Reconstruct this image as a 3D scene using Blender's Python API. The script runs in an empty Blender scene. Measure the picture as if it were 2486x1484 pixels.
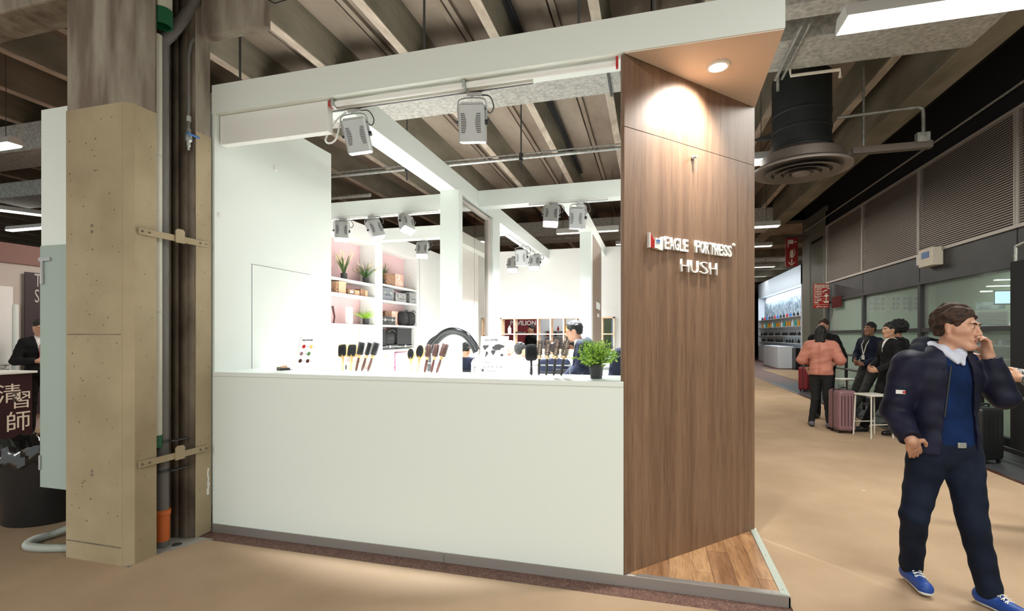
import bpy, bmesh, math, random
import numpy as np
from mathutils import Vector, Matrix, Euler
R = math.radians
random.seed(7)
rng = np.random.RandomState(5)
SC = bpy.context.scene
COL = SC.collection

# ------------------------------------------------------------------ camera, world, exposure
CAM_H = 1.5
YAW = R(15.6)
F = 1208.0
HZ = 815.0
cam_d = bpy.data.cameras.new('camera')
cam_d.sensor_width = 36.0
cam_d.lens = 36.0 * F / 2486.0
cam_d.shift_y = (HZ - 742.0) / 2486.0
cam_d.clip_start = 0.05
cam_d.clip_end = 300
cam = bpy.data.objects.new('camera', cam_d)
cam.location = (0, 0, CAM_H)
cam.rotation_euler = (R(90), 0, YAW)
COL.objects.link(cam)
SC.camera = cam

SC.view_settings.view_transform = 'Standard'
SC.view_settings.look = 'None'
SC.view_settings.gamma = 1.0
SC.view_settings.use_curve_mapping = False
SC.view_settings.exposure = 0.81
SC.cycles.max_bounces = 6
SC.cycles.diffuse_bounces = 4
SC.cycles.sample_clamp_indirect = 6.0
SC.cycles.use_denoising = True
SC.cycles.caustics_reflective = False
SC.cycles.caustics_refractive = False

W = bpy.data.worlds.new('hall')
SC.world = W
W.use_nodes = True
W.node_tree.nodes['Background'].inputs[0].default_value = (0.95, 1.0, 0.97, 1)
W.node_tree.nodes['Background'].inputs[1].default_value = 0.66

def area(name, loc, size, power, color=(1, 0.95, 0.88), rot=(0, 0, 0), sizey=None, spread=180):
    l = bpy.data.lights.new(name, 'AREA')
    l.energy = power
    l.color = color
    l.size = size
    l.spread = R(spread)
    if sizey:
        l.shape = 'RECTANGLE'
        l.size_y = sizey
    o = bpy.data.objects.new(name, l)
    o.location = loc
    o.rotation_euler = rot
    COL.objects.link(o)
    return o
# unseen lights added for battens beyond the frame, placed to light counter and aisle
area('added_hall_light', (-1.6, -5.4, 4.2), 2.4, 290, (0.96, 1, 0.96), sizey=0.3)
area('added_hall_light', (2.9, 0.4, 4.2), 2.4, 85, (0.98, 1, 0.95), sizey=0.3)
area('added_hall_light', (-5.4, -5.2, 4.2), 2.4, 60, (1, 0.93, 0.82), sizey=0.3)

# ------------------------------------------------------------------ pixel helpers: only used to work out true places
CY, SY = math.cos(YAW), math.sin(YAW)
def ray(px):
    t = (px - 1243.0) / F
    return -SY + CY * t, CY + SY * t          # dX, dY per unit of forward distance
def onY(px, Y):
    a, b = ray(px)
    return a * Y / b
def onX(px, X):
    a, b = ray(px)
    return b * X / a
def pt(px, py, Y=None, X=None, Z=None):
    a, b = ray(px)
    if Y is not None: f = Y / b
    elif X is not None: f = X / a
    else: f = (Z - CAM_H) * F / (HZ - py)
    return (a * f, b * f, CAM_H + (HZ - py) * f / F)

# ------------------------------------------------------------------ object helpers
def tag(o, label=None, cat=None, group=None, kind=None):
    if label: o['label'] = label
    if cat: o['category'] = cat
    if group: o['group'] = group
    if kind: o['kind'] = kind
    return o
def thing(name, label, cat, loc=(0, 0, 0), rotz=0.0, group=None, kind=None):
    o = bpy.data.objects.new(name, None)
    COL.objects.link(o)
    o.location = loc
    o.rotation_euler = (0, 0, rotz)
    o.empty_display_size = 0.05
    return tag(o, label, cat, group, kind)
def link(name, me, mat=None, parent=None, world=False):
    o = bpy.data.objects.new(name, me)
    COL.objects.link(o)
    if mat is not None:
        me.materials.clear()
        me.materials.append(mat)
    if parent is not None:
        o.parent = parent
        if world and parent.type == 'EMPTY':
            o.matrix_parent_inverse = (Matrix.Translation(parent.location) @ parent.rotation_euler.to_matrix().to_4x4()).inverted()
    return o
def copy_tree(o, parent=None):
    c = o.copy()
    COL.objects.link(c)
    if parent is not None:
        c.parent = parent
    for ch in list(o.children):
        copy_tree(ch, c)
    return c
def dup(o, loc, rotz=None, label=None, group=None, scale=None):
    c = copy_tree(o)
    c.location = loc
    if rotz is not None: c.rotation_euler = (c.rotation_euler[0], c.rotation_euler[1], rotz)
    if label: c['label'] = label
    if group: c['group'] = group
    if scale: c.scale = scale if not isinstance(scale, (int, float)) else (scale,) * 3
    return c

class MB:
    """collects shapes into one mesh"""
    def __init__(s, m=None):
        s.v = []; s.f = []; s.m = m or Matrix.Identity(4)
    def add(s, vs, fs, m=None):
        n = len(s.v)
        mm = s.m if m is None else s.m @ m
        s.v += [tuple(mm @ Vector(v)) for v in vs]
        s.f += [tuple(i + n for i in f) for f in fs]
        return s
    def box(s, x0, x1, y0, y1, z0, z1, m=None):
        if x1 < x0: x0, x1 = x1, x0
        if y1 < y0: y0, y1 = y1, y0
        if z1 < z0: z0, z1 = z1, z0
        vs = [(x0, y0, z0), (x1, y0, z0), (x1, y1, z0), (x0, y1, z0), (x0, y0, z1), (x1, y0, z1), (x1, y1, z1), (x0, y1, z1)]
        return s.add(vs, [(3, 2, 1, 0), (4, 5, 6, 7), (0, 1, 5, 4), (1, 2, 6, 5), (2, 3, 7, 6), (3, 0, 4, 7)], m)
    def cbox(s, c, sz, m=None):
        return s.box(c[0] - sz[0] / 2, c[0] + sz[0] / 2, c[1] - sz[1] / 2, c[1] + sz[1] / 2, c[2] - sz[2] / 2, c[2] + sz[2] / 2, m)
    def cyl(s, p0, p1, r0, r1=None, seg=14, cap=True, m=None):
        r1 = r0 if r1 is None else r1
        p0, p1 = Vector(p0), Vector(p1)
        d = (p1 - p0)
        if d.length < 1e-7: return s
        q = d.to_track_quat('Z', 'Y').to_matrix()
        vs = []
        for p, r in ((p0, r0), (p1, r1)):
            for i in range(seg):
                a = 2 * math.pi * i / seg
                vs.append(tuple(p + q @ Vector((r * math.cos(a), r * math.sin(a), 0))))
        fs = [(i, (i + 1) % seg, seg + (i + 1) % seg, seg + i) for i in range(seg)]
        if cap: fs += [tuple(range(seg - 1, -1, -1)), tuple(range(seg, 2 * seg))]
        return s.add(vs, fs, m)
    def tube(s, pts, r, seg=8, m=None, flat=1.0, cap=True):
        pts = [Vector(p) for p in pts]
        rs = r if isinstance(r, (list, tuple)) else [r] * len(pts)
        vs = []; n = len(pts)
        up = Vector((0, 0, 1))
        for i, p in enumerate(pts):
            d = (pts[min(i + 1, n - 1)] - pts[max(i - 1, 0)]).normalized()
            if abs(d.dot(up)) > 0.98: up = Vector((1, 0, 0)) if abs(d.x) < 0.9 else Vector((0, 1, 0))
            a = d.cross(up).normalized(); b = a.cross(d).normalized(); up = b
            for k in range(seg):
                t = 2 * math.pi * k / seg
                vs.append(tuple(p + a * rs[i] * math.cos(t) + b * rs[i] * flat * math.sin(t)))
        fs = []
        for i in range(n - 1):
            for k in range(seg):
                fs.append((i * seg + k, i * seg + (k + 1) % seg, (i + 1) * seg + (k + 1) % seg, (i + 1) * seg + k))
        if cap: fs += [tuple(range(seg - 1, -1, -1)), tuple((n - 1) * seg + k for k in range(seg))]
        return s.add(vs, fs, m)
    def lathe(s, prof, c=(0, 0, 0), seg=20, m=None):
        vs = []; fs = []
        for (r, z) in prof:
            for i in range(seg):
                a = 2 * math.pi * i / seg
                vs.append((c[0] + r * math.cos(a), c[1] + r * math.sin(a), c[2] + z))
        for j in range(len(prof) - 1):
            for i in range(seg):
                fs.append((j * seg + i, j * seg + (i + 1) % seg, (j + 1) * seg + (i + 1) % seg, (j + 1) * seg + i))
        if prof[0][0] > 1e-5: fs.append(tuple(range(seg - 1, -1, -1)))
        if prof[-1][0] > 1e-5: fs.append(tuple((len(prof) - 1) * seg + i for i in range(seg)))
        return s.add(vs, fs, m)
    def ball(s, c, r, seg=12, m=None):
        rr = (r, r, r) if isinstance(r, (int, float)) else r
        prof = [(math.sin(math.pi * j / (seg // 2)), -math.cos(math.pi * j / (seg // 2))) for j in range(seg // 2 + 1)]
        prof[0] = (0.001, -1); prof[-1] = (0.001, 1)
        vs = []; fs = []
        for (a, z) in prof:
            for i in range(seg):
                t = 2 * math.pi * i / seg
                vs.append((c[0] + rr[0] * a * math.cos(t), c[1] + rr[1] * a * math.sin(t), c[2] + rr[2] * z))
        for j in range(len(prof) - 1):
            for i in range(seg):
                fs.append((j * seg + i, j * seg + (i + 1) % seg, (j + 1) * seg + (i + 1) % seg, (j + 1) * seg + i))
        return s.add(vs, fs, m)
    def prism(s, poly, z0, z1, m=None):
        a = sum(poly[i][0] * poly[(i + 1) % len(poly)][1] - poly[(i + 1) % len(poly)][0] * poly[i][1] for i in range(len(poly)))
        if a < 0: poly = poly[::-1]
        n = len(poly)
        vs = [(x, y, z0) for x, y in poly] + [(x, y, z1) for x, y in poly]
        fs = [tuple(range(n - 1, -1, -1)), tuple(range(n, 2 * n))] + [(i, (i + 1) % n, n + (i + 1) % n, n + i) for i in range(n)]
        return s.add(vs, fs, m)
    def mesh(s, smooth=True, ang=38):
        me = bpy.data.meshes.new('m')
        me.from_pydata(s.v, [], s.f)
        me.update()
        if smooth and len(me.polygons):
            me.polygons.foreach_set('use_smooth', [True] * len(me.polygons))
            me.set_sharp_from_angle(angle=R(ang))
        return me
    def obj(s, name, mat, parent=None, world=False, bevel=0, smooth=True):
        o = link(name, s.mesh(smooth), mat, parent, world)
        if bevel:
            b = o.modifiers.new('bevel', 'BEVEL')
            b.width = bevel; b.segments = 2; b.limit_method = 'ANGLE'; b.angle_limit = R(50)
        return o

def each(name, mat_, parent, world, boxes=(), cyls=(), bevel=0):
    """one child mesh per piece"""
    for b in boxes: mb = MB(); mb.box(*b); mb.obj(name, mat_, parent, world, bevel=bevel)
    for c in cyls: mb = MB(); mb.cyl(c[0], c[1], c[2], seg=c[3] if len(c) > 3 else 10); mb.obj(name, mat_, parent, world)
def frame(o, u, w):
    """matrix whose x axis is u, y axis is w (the reading plane of a text), z their normal"""
    u = Vector(u).normalized(); w = Vector(w).normalized(); n = u.cross(w)
    m = Matrix(((u.x, w.x, n.x, o[0]), (u.y, w.y, n.y, o[1]), (u.z, w.z, n.z, o[2]), (0, 0, 0, 1)))
    return m
_tc = {}
def text_mesh(txt, size, ext=0.001, off=0.0, align='LEFT', sx=1.0):
    c = bpy.data.curves.new('t', 'FONT')
    c.body = txt; c.size = size; c.extrude = ext; c.offset = off; c.align_x = align
    c.resolution_u = 3
    o = bpy.data.objects.new('t', c)
    COL.objects.link(o)
    dg = bpy.context.evaluated_depsgraph_get()
    me = bpy.data.meshes.new_from_object(o.evaluated_get(dg))
    bpy.data.objects.remove(o)
    bpy.data.curves.remove(c)
    if sx != 1.0:
        me.transform(Matrix.Diagonal((sx, 1, 1, 1)))
    return me
def text_obj(name, txt, size, o, u, w, mat, parent=None, world=False, ext=0.001, off=0.0, align='LEFT', sx=1.0):
    me = text_mesh(txt, size, ext, off, align, sx)
    me.transform(frame(o, u, w))
    return link(name, me, mat, parent, world)

# ------------------------------------------------------------------ materials
MT = {}
def nt(name):
    m = bpy.data.materials.new(name); m.use_nodes = True
    MT[name] = m
    return m, m.node_tree, m.node_tree.nodes['Principled BSDF']
def mat(name, col, rough=0.5, metal=0.0, **k):
    m, t, b = nt(name)
    b.inputs['Base Color'].default_value = (*col, 1)
    b.inputs['Roughness'].default_value = rough
    b.inputs['Metallic'].default_value = metal
    if 'spec' in k: b.inputs['Specular IOR Level'].default_value = k['spec']
    if 'coat' in k: b.inputs['Coat Weight'].default_value = k['coat']
    if 'sheen' in k: b.inputs['Sheen Weight'].default_value = k['sheen']
    if 'trans' in k: b.inputs['Transmission Weight'].default_value = k['trans']; b.inputs['IOR'].default_value = k.get('ior', 1.45)
    if 'alpha' in k: b.inputs['Alpha'].default_value = k['alpha']
    if 'emit' in k:
        b.inputs['Emission Color'].default_value = (*k.get('ecol', col), 1)
        b.inputs['Emission Strength'].default_value = k['emit']
    return m
def noisy(name, c1, c2, scale=8, rough=0.7, stretch=(1, 1, 1), bump=0.1, detail=6, c3=None, fine=None, metal=0.0, bscale=None, lo=0.35, hi=0.65, spec=0.5, bdist=0.02):
    """two or three tones mixed by noise in object space with a fine relief"""
    m, t, b = nt(name)
    N, L = t.nodes, t.links
    tc = N.new('ShaderNodeTexCoord'); mp = N.new('ShaderNodeMapping')
    mp.inputs['Scale'].default_value = stretch
    L.new(tc.outputs['Object'], mp.inputs['Vector'])
    n1 = N.new('ShaderNodeTexNoise'); n1.inputs['Scale'].default_value = scale; n1.inputs['Detail'].default_value = detail
    L.new(mp.outputs['Vector'], n1.inputs['Vector'])
    cr = N.new('ShaderNodeValToRGB')
    cr.color_ramp.elements[0].position = lo; cr.color_ramp.elements[0].color = (*c1, 1)
    cr.color_ramp.elements[1].position = hi; cr.color_ramp.elements[1].color = (*c2, 1)
    L.new(n1.outputs['Fac'], cr.inputs['Fac'])
    out = cr.outputs['Color']
    n2 = N.new('ShaderNodeTexNoise'); n2.inputs['Scale'].default_value = fine or scale * 9; n2.inputs['Detail'].default_value = 4
    L.new(mp.outputs['Vector'], n2.inputs['Vector'])
    if c3:
        mx = N.new('ShaderNodeMix'); mx.data_type = 'RGBA'
        c2r = N.new('ShaderNodeValToRGB')
        c2r.color_ramp.elements[0].position = 0.56; c2r.color_ramp.elements[0].color = (0, 0, 0, 1)
        c2r.color_ramp.elements[1].position = 0.68; c2r.color_ramp.elements[1].color = (1, 1, 1, 1)
        L.new(n2.outputs['Fac'], c2r.inputs['Fac'])
        L.new(c2r.outputs['Color'], mx.inputs['Factor'])
        L.new(out, mx.inputs[6]); mx.inputs[7].default_value = (*c3, 1)
        out = mx.outputs[2]
    L.new(out, b.inputs['Base Color'])
    b.inputs['Roughness'].default_value = rough; b.inputs['Metallic'].default_value = metal
    b.inputs['Specular IOR Level'].default_value = spec
    if bump:
        bp = N.new('ShaderNodeBump'); bp.inputs['Strength'].default_value = bump; bp.inputs['Distance'].default_value = bdist
        L.new(n2.outputs['Fac'], bp.inputs['Height']); L.new(bp.outputs['Normal'], b.inputs['Normal'])
    return m
def wood(name, c1, c2, c3, axis=2, scale=14, rough=0.45, rot=0.0, along=0.05):
    """long grain along one axis, darker streaks"""
    m, t, b = nt(name)
    N, L = t.nodes, t.links
    tc = N.new('ShaderNodeTexCoord'); mp = N.new('ShaderNodeMapping')
    sc = [1.0, 1.0, 1.0]; sc[axis] = along
    mp.inputs['Scale'].default_value = sc
    mp.inputs['Rotation'].default_value = (0, 0, rot)
    L.new(tc.outputs['Object'], mp.inputs['Vector'])
    n1 = N.new('ShaderNodeTexNoise'); n1.inputs['Scale'].default_value = scale; n1.inputs['Detail'].default_value = 8
    n1.inputs['Distortion'].default_value = 0.6
    n2 = N.new('ShaderNodeTexNoise'); n2.inputs['Scale'].default_value = scale * 8; n2.inputs['Detail'].default_value = 5
    L.new(mp.outputs['Vector'], n1.inputs['Vector']); L.new(mp.outputs['Vector'], n2.inputs['Vector'])
    cr = N.new('ShaderNodeValToRGB')
    cr.color_ramp.elements[0].position = 0.3; cr.color_ramp.elements[0].color = (*c1, 1)
    e = cr.color_ramp.elements.new(0.5); e.color = (*c2, 1)
    cr.color_ramp.elements[2].position = 0.72; cr.color_ramp.elements[2].color = (*c3, 1)
    L.new(n1.outputs['Fac'], cr.inputs['Fac'])
    mx = N.new('ShaderNodeMix'); mx.data_type = 'RGBA'; mx.blend_type = 'MULTIPLY'; mx.inputs['Factor'].default_value = 0.75
    c2r = N.new('ShaderNodeValToRGB')
    c2r.color_ramp.elements[0].position = 0.35; c2r.color_ramp.elements[0].color = (0.62, 0.58, 0.55, 1)
    c2r.color_ramp.elements[1].position = 0.55; c2r.color_ramp.elements[1].color = (1, 1, 1, 1)
    L.new(n2.outputs['Fac'], c2r.inputs['Fac'])
    L.new(cr.outputs['Color'], mx.inputs[6]); L.new(c2r.outputs['Color'], mx.inputs[7])
    L.new(mx.outputs[2], b.inputs['Base Color'])
    b.inputs['Roughness'].default_value = rough
    return m

WHITE = mat('white_laminate', (0.80, 0.85, 0.805), 0.38)
WHITE2 = mat('white_paint', (0.81, 0.81, 0.78), 0.6)
WOODW = wood('oak_laminate', (0.165, 0.092, 0.054), (0.22, 0.128, 0.077), (0.27, 0.163, 0.10), 2, 17, 0.5, along=0.03)
WOODSOFF = mat('peach_laminate', (0.74, 0.63, 0.54), 0.5)
PLANKS = [wood('plank_%s' % c, *cc, 1, 9, 0.4, along=0.12) for c, cc in (
    ('tan', ((0.24, 0.115, 0.05), (0.40, 0.215, 0.10), (0.52, 0.31, 0.16))),
    ('honey', ((0.29, 0.145, 0.065), (0.46, 0.26, 0.125), (0.58, 0.36, 0.19))),
    ('brown', ((0.18, 0.085, 0.04), (0.32, 0.165, 0.08), (0.44, 0.25, 0.13))))]
KHAKI = noisy('khaki_paint', (0.32, 0.25, 0.15), (0.41, 0.33, 0.21), 2.2, 0.75, bump=0.35, fine=40, bdist=0.004)
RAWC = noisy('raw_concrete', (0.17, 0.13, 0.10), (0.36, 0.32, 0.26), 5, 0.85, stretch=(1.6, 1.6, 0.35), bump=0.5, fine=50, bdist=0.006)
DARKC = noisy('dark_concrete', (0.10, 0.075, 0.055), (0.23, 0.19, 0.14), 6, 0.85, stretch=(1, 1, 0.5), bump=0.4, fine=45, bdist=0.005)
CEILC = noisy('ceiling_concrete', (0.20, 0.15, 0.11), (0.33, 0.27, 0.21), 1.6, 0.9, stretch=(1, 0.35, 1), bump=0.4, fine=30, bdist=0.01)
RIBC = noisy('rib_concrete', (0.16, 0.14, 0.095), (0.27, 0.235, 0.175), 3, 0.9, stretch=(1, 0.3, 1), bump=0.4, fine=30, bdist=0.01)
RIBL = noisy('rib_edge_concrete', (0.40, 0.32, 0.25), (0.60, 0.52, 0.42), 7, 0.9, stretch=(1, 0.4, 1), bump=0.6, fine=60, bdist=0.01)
SPECK = noisy('speckled_concrete', (0.32, 0.31, 0.28), (0.60, 0.59, 0.54), 24, 0.8, bump=0.4, fine=70, lo=0.3, hi=0.7)
CARPET = noisy('tan_carpet', (0.385, 0.27, 0.175), (0.465, 0.335, 0.225), 1.3, 0.95, bump=0.5, fine=260, c3=(0.54, 0.40, 0.28), bdist=0.004, spec=0.1)
TERR = noisy('terrazzo', (0.10, 0.045, 0.035), (0.17, 0.085, 0.065), 30, 0.6, bump=0.15, fine=85, c3=(0.36, 0.24, 0.16))
SCREED = noisy('screed', (0.30, 0.28, 0.25), (0.42, 0.40, 0.36), 9, 0.8, bump=0.3)
ALU = mat('aluminium', (0.47, 0.45, 0.43), 0.38, 0.75)
ALUP = mat('aluminium_pale', (0.50, 0.56, 0.50), 0.5, 0.4)
GALV = noisy('galvanised', (0.35, 0.36, 0.34), (0.55, 0.56, 0.53), 18, 0.45, metal=0.7, bump=0.05)
GREYP = mat('grey_lamp_housing', (0.46, 0.47, 0.47), 0.45, 0.3)
GREYD = mat('dark_grey_metal', (0.07, 0.07, 0.07), 0.5, 0.3)
BLACKP = mat('black_plastic', (0.012, 0.012, 0.013), 0.35)
BLACKG = mat('black_gloss', (0.006, 0.006, 0.008), 0.12, coat=0.5)
BLACKM = mat('black_matte', (0.010, 0.010, 0.011), 0.85)
BLACKW = mat('black_wall', (0.006, 0.006, 0.007), 0.8)
NEARB = noisy('dark_grey_panel', (0.035, 0.036, 0.04), (0.05, 0.05, 0.055), 2, 0.55, bump=0.0)
PINK = mat('pink_back', (0.74, 0.50, 0.51), 0.6)
MIRROR = mat('mirror_glass', (0.62, 0.60, 0.56), 0.02, 1.0)
GLASS = mat('window_glass', (0.80, 0.92, 0.86), 0.02, alpha=0.18)
ACRYL = mat('clear_acrylic', (0.9, 0.93, 0.93), 0.05, alpha=0.25)
TUBE_E = mat('lit_tube', (1, 1, 1), 0.4, emit=9, ecol=(1.0, 0.98, 0.90))
TUBE_F = mat('lit_tube_far', (1, 1, 1), 0.4, emit=3.5, ecol=(1.0, 0.98, 0.88))
LENS_E = mat('lit_lens', (1, 1, 1), 0.4, emit=28, ecol=(0.97, 0.98, 1.0))
DOWN_E = mat('lit_downlight', (1, 1, 1), 0.4, emit=14, ecol=(1.0, 0.93, 0.84))
RED = mat('red_plastic', (0.42, 0.012, 0.012), 0.4)
REDS = mat('red_sign', (0.33, 0.016, 0.014), 0.45)
REDD = mat('dark_red', (0.07, 0.008, 0.010), 0.5)
CREAM = mat('cream_print', (0.80, 0.74, 0.62), 0.6)
BLUE = mat('blue_plastic', (0.03, 0.14, 0.42), 0.4)
GREENB = mat('green_band', (0.005, 0.09, 0.035), 0.4)
ORANGE = mat('orange_pipe', (0.62, 0.14, 0.03), 0.5)
PIPEW = mat('cream_pipe', (0.56, 0.54, 0.45), 0.35)
PIPEG = mat('grey_pipe', (0.15, 0.14, 0.13), 0.5)
HOSE = mat('hose_grey', (0.42, 0.44, 0.40), 0.5)
TEAL = mat('grey_green_door', (0.36, 0.44, 0.40), 0.5)
DWINE = mat('dark_wine', (0.020, 0.004, 0.008), 0.4)
WGREY = mat('warm_grey_wall', (0.50, 0.45, 0.40), 0.6)
PLUM = mat('plum_band', (0.24, 0.13, 0.11), 0.7)
GREENW = mat('green_grey_wall', (0.26, 0.33, 0.25), 0.8)
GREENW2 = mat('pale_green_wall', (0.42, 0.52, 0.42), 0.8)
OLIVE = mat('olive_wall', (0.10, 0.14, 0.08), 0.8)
BAMBOO = noisy('bamboo', (0.58, 0.34, 0.11), (0.74, 0.47, 0.18), 18, 0.4, stretch=(1, 1, 0.1), bump=0)
GOLD = mat('pale_gold', (0.72, 0.52, 0.32), 0.3, 0.6)
BRONZE = noisy('perforated_bronze', (0.10, 0.07, 0.06), (0.50, 0.42, 0.36), 170, 0.35, metal=0.7, bump=0, lo=0.45, hi=0.55)
DBROWN = mat('dark_brown_wood', (0.06, 0.018, 0.012), 0.35)
BROWNB = mat('brown_bristle', (0.05, 0.016, 0.010), 0.6)
LEAF = noisy('bright_leaf', (0.16, 0.36, 0.03), (0.50, 0.74, 0.10), 30, 0.5, bump=0)
LEAFD = noisy('dark_leaf', (0.03, 0.09, 0.02), (0.11, 0.20, 0.05), 25, 0.5, bump=0)
TIPW = mat('wheat_tip', (0.80, 0.64, 0.42), 0.6)
POT = mat('dark_grey_pot', (0.035, 0.036, 0.037), 0.6)
SKIN = mat('skin', (0.56, 0.30, 0.20), 0.5)
SKIN2 = mat('skin_warm', (0.50, 0.27, 0.17), 0.5)
SKIN3 = mat('skin_tan', (0.30, 0.14, 0.085), 0.5)
LIPS = mat('lip', (0.42, 0.14, 0.11), 0.5)
HAIRB = noisy('hair_brown', (0.014, 0.006, 0.003), (0.060, 0.026, 0.013), 60, 0.75, stretch=(1, 0.3, 1), bump=0.6, fine=150, bdist=0.004)
HAIRK = noisy('hair_black', (0.003, 0.003, 0.003), (0.014, 0.012, 0.011), 60, 0.65, bump=0.5, fine=150, bdist=0.004)
HAIRG = noisy('hair_blond', (0.36, 0.20, 0.09), (0.60, 0.38, 0.20), 60, 0.5, bump=0.5, fine=150, bdist=0.004)
def cloth(name, c, c2=None, rough=0.85, sc=220):
    return noisy(name, c, c2 or tuple(min(1, x * 1.5 + 0.002) for x in c), 7, rough, bump=0.25, fine=sc, bdist=0.002, spec=0.2)
NAVY = cloth('navy_nylon', (0.005, 0.006, 0.016), (0.015, 0.016, 0.040), 0.55)
NAVYD = cloth('navy_lining', (0.004, 0.006, 0.014))
JUMPER = cloth('blue_knit', (0.002, 0.011, 0.050), (0.005, 0.022, 0.090))
JEAN = cloth('dark_jeans', (0.004, 0.007, 0.016), (0.010, 0.016, 0.034))
SHIRT = cloth('pale_shirt', (0.52, 0.54, 0.66), (0.66, 0.68, 0.78))
WSHIRT = cloth('white_shirt', (0.70, 0.69, 0.66), (0.80, 0.79, 0.76))
SUIT = cloth('black_suit', (0.006, 0.006, 0.007), (0.014, 0.014, 0.015))
SUITN = cloth('navy_suit', (0.010, 0.012, 0.028), (0.020, 0.024, 0.045))
PINKJ = cloth('salmon_bomber', (0.52, 0.21, 0.155), (0.64, 0.28, 0.21))
GREYT = cloth('grey_trousers', (0.035, 0.036, 0.035), (0.065, 0.066, 0.064))
REDT = mat('red_tie', (0.35, 0.02, 0.05), 0.6)
CHECK = noisy('checked_shirt', (0.06, 0.06, 0.06), (0.42, 0.40, 0.38), 55, 0.8, bump=0.1, lo=0.45, hi=0.55)
DENIM = cloth('blue_denim', (0.02, 0.05, 0.12))
SHOEB = mat('shoe_blue', (0.012, 0.06, 0.30), 0.5)
SHOEK = mat('shoe_black', (0.012, 0.012, 0.012), 0.4)
SHOEG = mat('shoe_grey', (0.12, 0.12, 0.14), 0.5)
LACE = mat('white_lace', (0.75, 0.74, 0.70), 0.7)
EYEW = mat('eye_white', (0.70, 0.68, 0.65), 0.3)
IRIS = mat('iris_dark', (0.03, 0.02, 0.015), 0.2)
MAUVE = mat('mauve_case', (0.26, 0.14, 0.16), 0.4)
CASER = mat('red_case', (0.16, 0.006, 0.012), 0.5)
PAPERW = mat('white_card', (0.80, 0.80, 0.78), 0.4)
INK = mat('black_print', (0.03, 0.025, 0.025), 0.6)
KRAFT = mat('kraft_box', (0.62, 0.38, 0.24), 0.7)
BROWNX = noisy('brown_print_box', (0.10, 0.04, 0.02), (0.42, 0.24, 0.14), 40, 0.6, bump=0)
FLORAL = noisy('floral_print', (0.80, 0.30, 0.22), (0.85, 0.75, 0.62), 22, 0.6, bump=0, c3=(0.62, 0.13, 0.05))
PINKX = noisy('magenta_print', (0.70, 0.16, 0.45), (0.85, 0.60, 0.70), 25, 0.6, bump=0)
GREENX = noisy('green_print', (0.25, 0.36, 0.08), (0.72, 0.75, 0.45), 25, 0.6, bump=0)
SILVC = noisy('silver_case', (0.10, 0.10, 0.12), (0.62, 0.62, 0.62), 40, 0.35, metal=0.4, bump=0)
GREYC = mat('grey_case', (0.16, 0.17, 0.20), 0.4)
SCREEN = mat('lit_screen', (0.5, 0.75, 0.85), 0.3, emit=0.9, ecol=(0.45, 0.72, 0.85))
PALEBL = mat('display_white', (0.80, 0.86, 0.92), 0.5)
AMBER = mat('amber_bottle', (0.75, 0.32, 0.02), 0.2)
TEALB = mat('teal_bottle', (0.03, 0.42, 0.36), 0.2)
DECK = mat('pale_laminate', (0.55, 0.52, 0.48), 0.5)
CHAIRW = mat('white_chair', (0.72, 0.70, 0.62), 0.5)
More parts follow.
